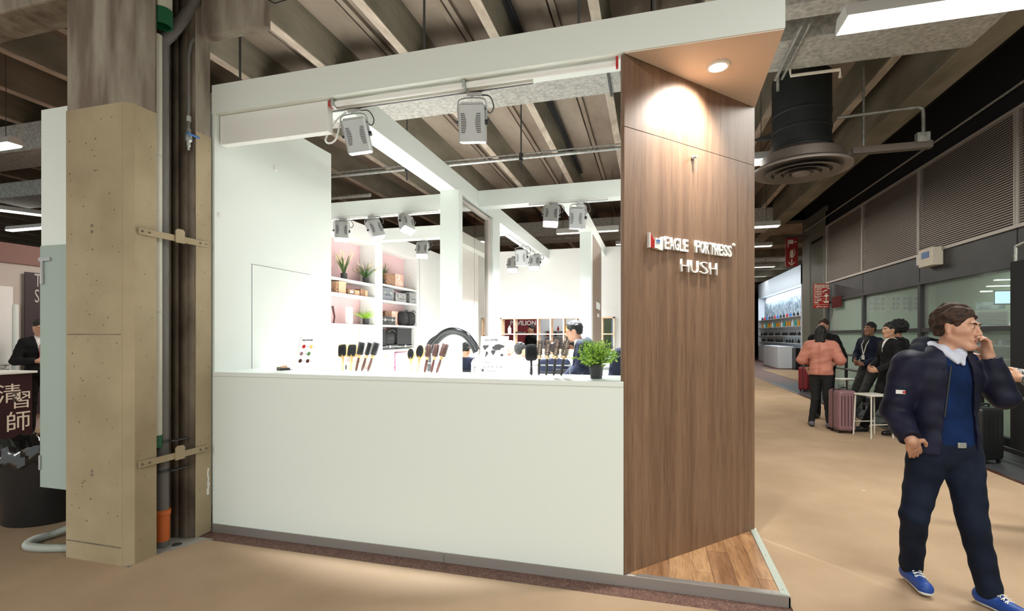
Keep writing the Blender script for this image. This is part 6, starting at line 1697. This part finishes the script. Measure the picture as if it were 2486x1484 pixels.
man = human('man walking in a navy hooded jacket, phone at his ear', root_loc, YAW, J, NAVY, JEAN, SHOEB, SKIN, man_hair, HAIRB, res=.0055,
            opening=narrow(.060, .100, -.35, .16), under=JUMPER, ncut=.012, hem=.83, amp=.004, loose=.026)
M_ = rotm(J['hy'], J['hp'], J['hr'])
# hood and shirt collar
k = J['k']; nb = J['nck']
hood = [('rc', nb + vec(-.13, .03, .00), nb + vec(-.04, .09, .045), .048, .052, .05), ('rc', nb + vec(-.04, .09, .045), nb + vec(.07, .09, .035), .052, .048, .05), ('rc', nb + vec(.07, .09, .035), nb + vec(.12, .02, -.01), .048, .038, .05), ('rc', nb + vec(-.13, .02, .00), nb + vec(-.085, -.085, -.075), .040, .022, .05), ('rc', nb + vec(.12, .02, -.01), nb + vec(.075, -.09, -.09), .036, .022, .05)]
lo, hi = bounds(hood, .03)
link('hood', nets(grow(hood, 0, .004, (), ff=60), lo, hi, .007), NAVYD, man)
col_ = [('rc', nb + vec(-.045, .045, .045), nb + vec(.045, .045, .045), .030, .030, .02), ('rc', nb + vec(-.045, .045, .045), nb + vec(-.045, -.04, .025), .030, .026, .02), ('rc', nb + vec(.045, .045, .045), nb + vec(.04, -.05, .015), .030, .026, .02), ('rc', nb + vec(-.045, -.04, .025), nb + vec(0, -.085, -.02), .026, .018, .03), ('rc', nb + vec(.04, -.05, .015), nb + vec(0, -.085, -.02), .026, .018, .03), ('rc', nb + vec(-.055, .05, .055), nb + vec(.055, .05, .055), .013, .013, .02), ('rc', nb + vec(-.066, .03, .050), nb + vec(-.052, -.062, .018), .013, .013, .02), ('rc', nb + vec(.066, .03, .045), nb + vec(.040, -.072, .006), .013, .013, .02), ('rc', nb + vec(-.052, -.062, .018), nb + vec(-.018, -.108, -.040), .014, .007, .01), ('rc', nb + vec(.040, -.072, .006), nb + vec(.010, -.112, -.048), .014, .007, .01)]
lo, hi = bounds(col_, .03)
link('shirt_collar', nets(grow(col_, .002), lo, hi, .005), SHIRT, man)
mb = MB(); q = J['pel'] + vec(-.005, -.124, .035)
mb.cbox(q, (.045, .012, .03)); mb.obj('belt_buckle', GALV, man, bevel=.003)
mb = MB(); q = J['shA'] * .45 + J['elA'] * .55 + vec(-.058, -.072, .0)
mb.cbox((0, 0, 0), (.042, .006, .022), Matrix.Translation(Vector(q)) @ Matrix.Rotation(R(-35), 4, 'Z')); mb.obj('sleeve_badge', LACE, man)
mb = MB(); q = J['shA'] * .45 + J['elA'] * .55 + vec(-.045, -.083, .0)
mb.cbox((0, 0, 0), (.014, .006, .014), Matrix.Translation(Vector(q)) @ Matrix.Rotation(R(-35), 4, 'Z')); mb.obj('sleeve_badge', RED, man)
mb = MB(); mb.tube([J['chs'] + vec(-.088, -.15, .12), J['wst'] + vec(-.115, -.135, .04)], .005, 6); mb.obj('zip', BLACKP, man)
for s in 'AB':
    d = nrm(J['ft' + s]); bb = vec(J['an' + s][0], J['an' + s][1], J['an' + s][2] - .09 * k); sd = np.cross(d, vec(0, 0, 1))
    mb = MB()
    for i in range(5):
        c0 = bb + d * (.055 + i * .017) + vec(0, 0, .088 - i * .0085)
        mb.tube([c0 - sd * .024, c0 + vec(0, 0, .007), c0 + sd * .024 + d * .012], .0032, 5); mb.tube([c0 - sd * .024 + d * .012, c0 + vec(0, 0, .007), c0 + sd * .024], .0032, 5)
    mb.obj('lace', LACE, man)
    mb = MB(); c0 = bb + d * .06 - sd * .046 + vec(0, 0, .045); 
    for sg in (-1, 1): mb.tube([c0 + d * .015 * sg - vec(0, 0, .013), c0 + d * .015 * sg + vec(0, 0, .013)], .003, 5)
    mb.tube([c0 - d * .015, c0 + d * .015], .003, 5); mb.obj('side_mark', LACE, man)
ph = thing('phone', 'black mobile phone held against the walking man\'s ear', 'phone', (0, 0, 0))
pw = Matrix.Translation(Vector(root_loc)) @ Matrix.Rotation(YAW, 4, 'Z')
pc = Vector(J['hd'] + M_ @ vec(.088, -.010, -.022))
mm = pw @ Matrix.Translation(pc) @ Matrix(M_.tolist()).to_4x4() @ Matrix.Rotation(R(-22), 4, 'X')
ph.matrix_world = mm
mb = MB(); mb.cbox((0, 0, 0), (.010, .07, .14)); mb.obj('case', BLACKP, ph, bevel=.004)
mb = MB(); mb.cbox((-.0055, 0, 0), (.001, .062, .125)); mb.obj('screen', BLACKG, ph)

# --- others
def ground(px, py): return pt(px, py, Z=0)
def face_cam(x, y): return math.atan2(y, x) - R(90)          # yaw that turns -Y towards the camera
def wpos(px, py):
    p = ground(px, py); return p[0], p[1], 0
# woman in salmon bomber, seen from behind
x, y, _ = wpos(1993, 1038)
J = stance(1.66, elA=(-.27, .02, 1.10), wrA=(-.17, -.16, 1.13), hdA=(.5, -.8, .2), elB=(.27, .02, 1.10), wrB=(.19, -.16, 1.06), hdB=(-.5, -.8, .1), hp=6,
           knA=(-.085, -.02, .47), anA=(-.12, .03, .09), knB=(.085, -.02, .47), anB=(.14, -.04, .09), ftA=(-.2, -1, 0), ftB=(.3, -1, 0))
wm = human('woman in a salmon bomber jacket and black leggings seen from behind', (x, y, 0), face_cam(x, y) + R(172), J, PINKJ, BLACKM, SHOEG, SKIN, long_hair, HAIRK, res=.010, fem=True, hem=.86, amp=.004, loose=.036)
mb = MB(); mb.tube([J['chs'] + vec(0, .155, .18), J['wst'] + vec(0, .150, 0), J['pel'] + vec(0, .158, -.02)], .004, 5); mb.obj('back_seam', PINKJ, wm)
# man in black suit behind her
x, y, _ = wpos(2012, 1026)
J = stance(1.80, wrB=(.20, -.14, 1.0), hdB=(-.3, -.8, -.4), elB=(.29, .03, 1.16))
human('man in a black suit and open white shirt facing the woman in salmon', (x + .05, y + .45, 0), face_cam(x, y) + R(-12), J, SUIT, SUIT, SHOEK, SKIN, short_hair, HAIRB, res=.010, opening=V_, under=WSHIRT, hem=.82)
# seated man with lanyard, leaning on the rail
x, y = 3.78, onX(2112, 3.78)
J = stance(1.74, knA=(-.11, -.20, .50), anA=(-.10, -.34, .10), knB=(.12, -.26, .52), anB=(.02, -.52, .10), elA=(-.25, -.02, 1.14), wrA=(-.08, -.24, 1.05), hdA=(.6, -.6, -.2), elB=(.25, -.02, 1.12), wrB=(.07, -.22, .99), hdB=(-.7, -.5, 0), lean=3, hp=-4, hy=6)
lm = human('man in grey trousers with a white lanyard leaning by the railing', (x, y, 0), face_cam(x, y) + R(-42), J, SUITN, GREYT, SHOEK, SKIN3, short_hair, HAIRK, res=.010, opening=V_, under=BLACKM, hem=.88)
mb = MB(); c0 = J['nck']; mb.tube([c0 + vec(-.06, -.07, .0), c0 + vec(-.045, -.15, -.12), c0 + vec(0, -.165, -.30)], .007, 5); mb.tube([c0 + vec(.06, -.07, .0), c0 + vec(.045, -.15, -.12), c0 + vec(0, -.165, -.30)], .007, 5); mb.cbox(c0 + vec(0, -.17, -.34), (.06, .004, .08)); mb.obj('lanyard', LACE, lm)
# man in black with a white collar
x, y = 3.50, onX(2160, 3.50)
J = stance(1.70, wrA=(-.10, -.22, 1.0), hdA=(.6, -.6, 0), wrB=(.10, -.22, .97), hdB=(-.6, -.6, 0), elA=(-.26, .0, 1.12), elB=(.26, .0, 1.12), knA=(-.12, -.12, .5), anA=(-.16, -.28, .09), hy=14)
human('man in a black coat with a white collar beside the lanyard man', (x, y, 0), face_cam(x, y) + R(-62), J, SUIT, SUIT, SHOEK, SKIN2, short_hair, HAIRK, res=.010, opening=narrow(.045, .004, -.0, .2), under=WSHIRT, hem=.80)
x, y = 3.90, onX(2190, 3.90) + .18
J = stance(1.73)
human('person in a dark coat with big curly black hair behind the white-collared man', (x, y, 0), face_cam(x, y) + R(-120), J, SUIT, BLACKM, SHOEK, SKIN3, curly_hair, HAIRK, res=.012, hem=.80)
# person with the blue phone at the right frame edge
Yp = 4.6
xr_ = onY(2500, Yp)
J = stance(1.70, elA=(-.24, .0, 1.12), wrA=(-.12, -.30, 1.22), hdA=(.1, -1, .25), hnA=(.3, .2, 1), elB=(.24, 0, 1.12), wrB=(.10, -.26, 1.18), hdB=(-.4, -.9, .2), curlA=(25, 35, 25))
pp = human('person in a checked shirt at the right frame edge holding a blue phone', (xr_ + .22, Yp, 0), face_cam(xr_, Yp) + R(-78), J, CHECK, DENIM, SHOEK, SKIN2, short_hair, HAIRB, res=.009, hem=.88)
mw = Matrix.Translation(Vector((xr_ + .22, Yp, 0))) @ Matrix.Rotation(face_cam(xr_, Yp) + R(-78), 4, 'Z')
t = thing('phone', 'light blue phone in the hand of the person in the checked shirt', 'phone')
t.matrix_world = mw @ Matrix.Translation(Vector(J['wrA'] + vec(.01, -.12, .05))) @ Matrix.Rotation(R(-50), 4, 'X')
mb = MB(); mb.cbox((0, 0, 0), (.07, .009, .14)); mb.obj('case', mat('sky_blue_case', (.08, .35, .60), .4), t, bevel=.004)
mb = MB(); mb.cbox((0, -.005, 0), (.062, .001, .125)); mb.obj('screen', BLACKG, t)
# man behind the wine-red desk, far left
Yl = 5.35
xl_ = -8.75
xl_ = onY(96, Yl)
J = stance(1.74, wrA=(-.08, -.24, 1.12), hdA=(.7, -.5, .1), elA=(-.27, .0, 1.12), wrB=(.08, -.24, 1.08), hdB=(-.7, -.5, .1), elB=(.27, 0, 1.12), hp=10)
human('man in a black suit and red tie looking down beside the wine-red desk', (xl_, Yl, 0), face_cam(xl_, Yl) + R(12), J, SUIT, SUIT, SHOEK, SKIN, short_hair, HAIRK, res=.010, opening=V_, under=WSHIRT, tie=REDT, hem=.82)
# inside the stand: man in navy suit bending forward
Ya_ = 6.0; xa1 = onY(1432, Ya_)
J = stance(1.66, pel=(0, .05, .90), wst=(0, .02, 1.03), chs=(0, -.05, 1.21), nck=(0, -.12, 1.37), hd=(0, -.19, 1.50), lean=14, hp=16, shA=(-.18, -.10, 1.33), shB=(.18, -.10, 1.33), elA=(-.23, -.14, 1.06), wrA=(-.16, -.30, .92), elB=(.23, -.14, 1.06), wrB=(.16, -.28, .90), hdA=(.2, -.6, -.6), hdB=(-.2, -.6, -.6))
human('man in a dark navy suit bending forward behind the green plant', (xa1, Ya_, PZ), R(-78), J, SUITN, SUITN, SHOEK, SKIN, short_hair, HAIRK, res=.009, opening=V_, under=WSHIRT, hem=.80)
def seated(h, **o):
    J = stance(h, pel=(0, 0, .54), wst=(0, .02, .68), chs=(0, .0, .88), nck=(0, .0, 1.06), hd=(0, -.03, 1.215), shA=(-.18, .0, 1.01), shB=(.18, .0, 1.01), elA=(-.23, -.06, .76), elB=(.23, -.06, .76), wrA=(-.14, -.28, .78), wrB=(.14, -.28, .78), hdA=(.3, -1, 0), hdB=(-.3, -1, 0), hnA=(0, 0, -1), hnB=(0, 0, -1),
               hpA=(-.09, -.02, .53), hpB=(.09, -.02, .53), knA=(-.10, -.42, .50), knB=(.10, -.42, .50), anA=(-.10, -.40, .09), anB=(.10, -.40, .09))
    J.update({kk: (vec(*v) if isinstance(v, (tuple, list)) and kk[:4] != 'curl' else v) for kk, v in o.items()})
    return J
human('woman in a white jacket with dark tied hair seated with her back to the counter', (onY(1264, 7.5), 7.5, PZ), R(180), seated(1.72, hy=-40), WSHIRT, BLACKM, SHOEK, SKIN, short_hair, HAIRK, res=.010, fem=True, hem=.50, loose=.026)
human('blond person in a pink top seated beyond the woman in white', (onY(1240, 9.55), 9.55, PZ), R(0), seated(1.78), cloth('pink_top', (.62, .25, .22)), DENIM, SHOEK, SKIN, short_hair, HAIRG, res=.012, fem=True, hem=.50)
human('person in navy seated behind the rack of thermal brushes', (onY(1346, 7.8), 7.8, PZ), R(180), seated(1.64, hp=25), SUITN, SUITN, SHOEK, SKIN2, short_hair, HAIRK, res=.012, hem=.50)
human('man in a black suit seated beyond the cube shelf', (onY(1390, 12.2), 12.2, 0), R(-20), seated(1.78), SUIT, SUIT, SHOEK, SKIN2, short_hair, HAIRK, res=.014, opening=V_, under=WSHIRT, hem=.50)
human('visitor in black standing before the dark red wall', (onY(1290, 12.6), 12.6, 0), R(-40), stance(1.78), SUIT, SUIT, SHOEK, SKIN2, short_hair, HAIRK, res=.014, hem=.80)
J = stance(1.70, elA=(-.26, .04, 1.12))
human('person in dark navy cut off by the oak wall edge inside the stand', (onY(1520, 5.6), 5.6, PZ), R(60), seated(1.70, pel=vec(0, 0, .80), hpA=(-.09, -.02, .78), hpB=(.09, -.02, .78), wst=(0, 0, .93), chs=(0, -.02, 1.12), nck=(0, -.03, 1.28), hd=(0, -.08, 1.40), shA=(-.18, -.02, 1.24), shB=(.18, -.02, 1.24), elA=(-.25, .0, .98), elB=(.25, 0, .98), wrA=(-.18, -.2, .9), wrB=(.18, -.2, .9), knA=(-.10, -.25, .46), knB=(.1, -.25, .46), anA=(-.1, -.05, .09), anB=(.1, -.05, .09)), SUITN, SUITN, SHOEK, SKIN2, short_hair, HAIRK, res=.012, hem=.76)

# --- cases and stools in the aisle
def suitcase(px, py, w, h, d, m_, lab, rz=0.0, handle=True):
    x, y, _ = ground(px, py); t = thing('suitcase', lab, 'suitcase', (x, y, 0), R(rz))
    c = vec(0, 0, h / 2 + .04)
    t_ = link('shell', nets(lambda P: d_box(P, c, (w / 2, d / 2, h / 2), None, .045), c - vec(w, d, h) / 2 - .03, c + vec(w, d, h) / 2 + .03, .012), m_, t)
    mb = MB()
    for i in range(5): mb.box(-w * .36 + i * w * .18 - .004, -w * .36 + i * w * .18 + .004, -d / 2 - .003, -d / 2 + .002, .12, h - .04)
    mb.obj('groove', BLACKP, t_)
    mb = MB(); mb.box(-w / 2 - .003, w / 2 + .003, -.008, .008, .05, h + .045); mb.obj('zip', BLACKP, t_)
    for sx in (-1, 1):
        for sy in (-1, 1): mb = MB(); mb.cyl((sx * w * .38 - .012, sy * d * .3, .022), (sx * w * .38 + .012, sy * d * .3, .022), .022, seg=12); mb.cyl((sx * w * .38, sy * d * .3, .02), (sx * w * .38, sy * d * .3, .05), .012, seg=8); mb.obj('wheel', BLACKP, t)
    if handle:
        mb = MB(); hh = h + .18
        mb.tube([(-.09, d * .3, h), (-.09, d * .3, hh), (.09, d * .3, hh), (.09, d * .3, h)], .010, 8); mb.obj('handle', BLACKP, t)
    mb = MB(); mb.tube(smoothpath([(-.06, -d * .1, h + .04), (-.05, -d * .1, h + .07), (.05, -d * .1, h + .07), (.06, -d * .1, h + .04)], 4), .012, 6); mb.obj('carry_grip', BLACKP, t)
suitcase(2044, 1049, .26, .62, .34, MAUVE, 'mauve hard shell suitcase standing beside the woman in salmon', 10, False)
suitcase(1955, 950, .42, .62, .24, CASER, 'dark red suitcase left of the woman in salmon', 60)
suitcase(2385, 1122, .34, .62, .24, BLACKP, 'black suitcase behind the walking man by the railing', 25, False)
def stool(px, py, lab, h=.62):
    x, y, _ = ground(px, py); t = thing('stool', lab, 'stool', (x, y, 0), R(20))
    mb = MB(); mb.cbox((0, 0, h), (.34, .34, .025)); mb.obj('seat', CHAIRW, t, bevel=.008)
    for sx in (-1, 1):
        for sy in (-1, 1): mb = MB(); mb.tube([(sx * .17, sy * .17, 0), (sx * .15, sy * .15, h)], .011, 8); mb.obj('leg', CHAIRW, t)
    mb = MB()
    for s_ in (-1, 1): mb.cyl((-.16, s_ * .16, .2), (.16, s_ * .16, .2), .008, seg=6)
    mb.obj('stretcher', CHAIRW, t)
stool(2119, 1060, 'white metal stool between the railing men and the walking man')
stool(2056, 1000, 'white metal stool behind the mauve suitcase', .64)
t = link('tote_bag', nets(lambda P: d_el(P, (0, 0, .16), (.17, .11, .17)) + .01 * np.sin(P[:, 0] * 60) * np.sin(P[:, 2] * 50), (-.25, -.2, -.03), (.25, .2, .4), .014), noisy('silver_bag', (.12, .13, .12), (.5, .5, .48), 30, .4, bump=.2))
g_ = ground(2068, 1008); t.location = (g_[0], g_[1], 0); tag(t, 'crumpled silver bag on the floor beside the leaning man\'s feet', 'bag')
mb = MB(); mb.tube(smoothpath([(-.08, 0, .28), (-.05, -.02, .42), (.05, -.02, .42), (.08, 0, .28)], 5), .008, 6); mb.obj('strap', BLACKP, t)
mb = MB(); q = ground(2096, 1192); mb.cbox((q[0], q[1], .002), (.03, .012, .003)); tag(mb.obj('paper_scrap', WHITE2), 'tiny white paper scrap on the carpet before the walking man', 'paper')
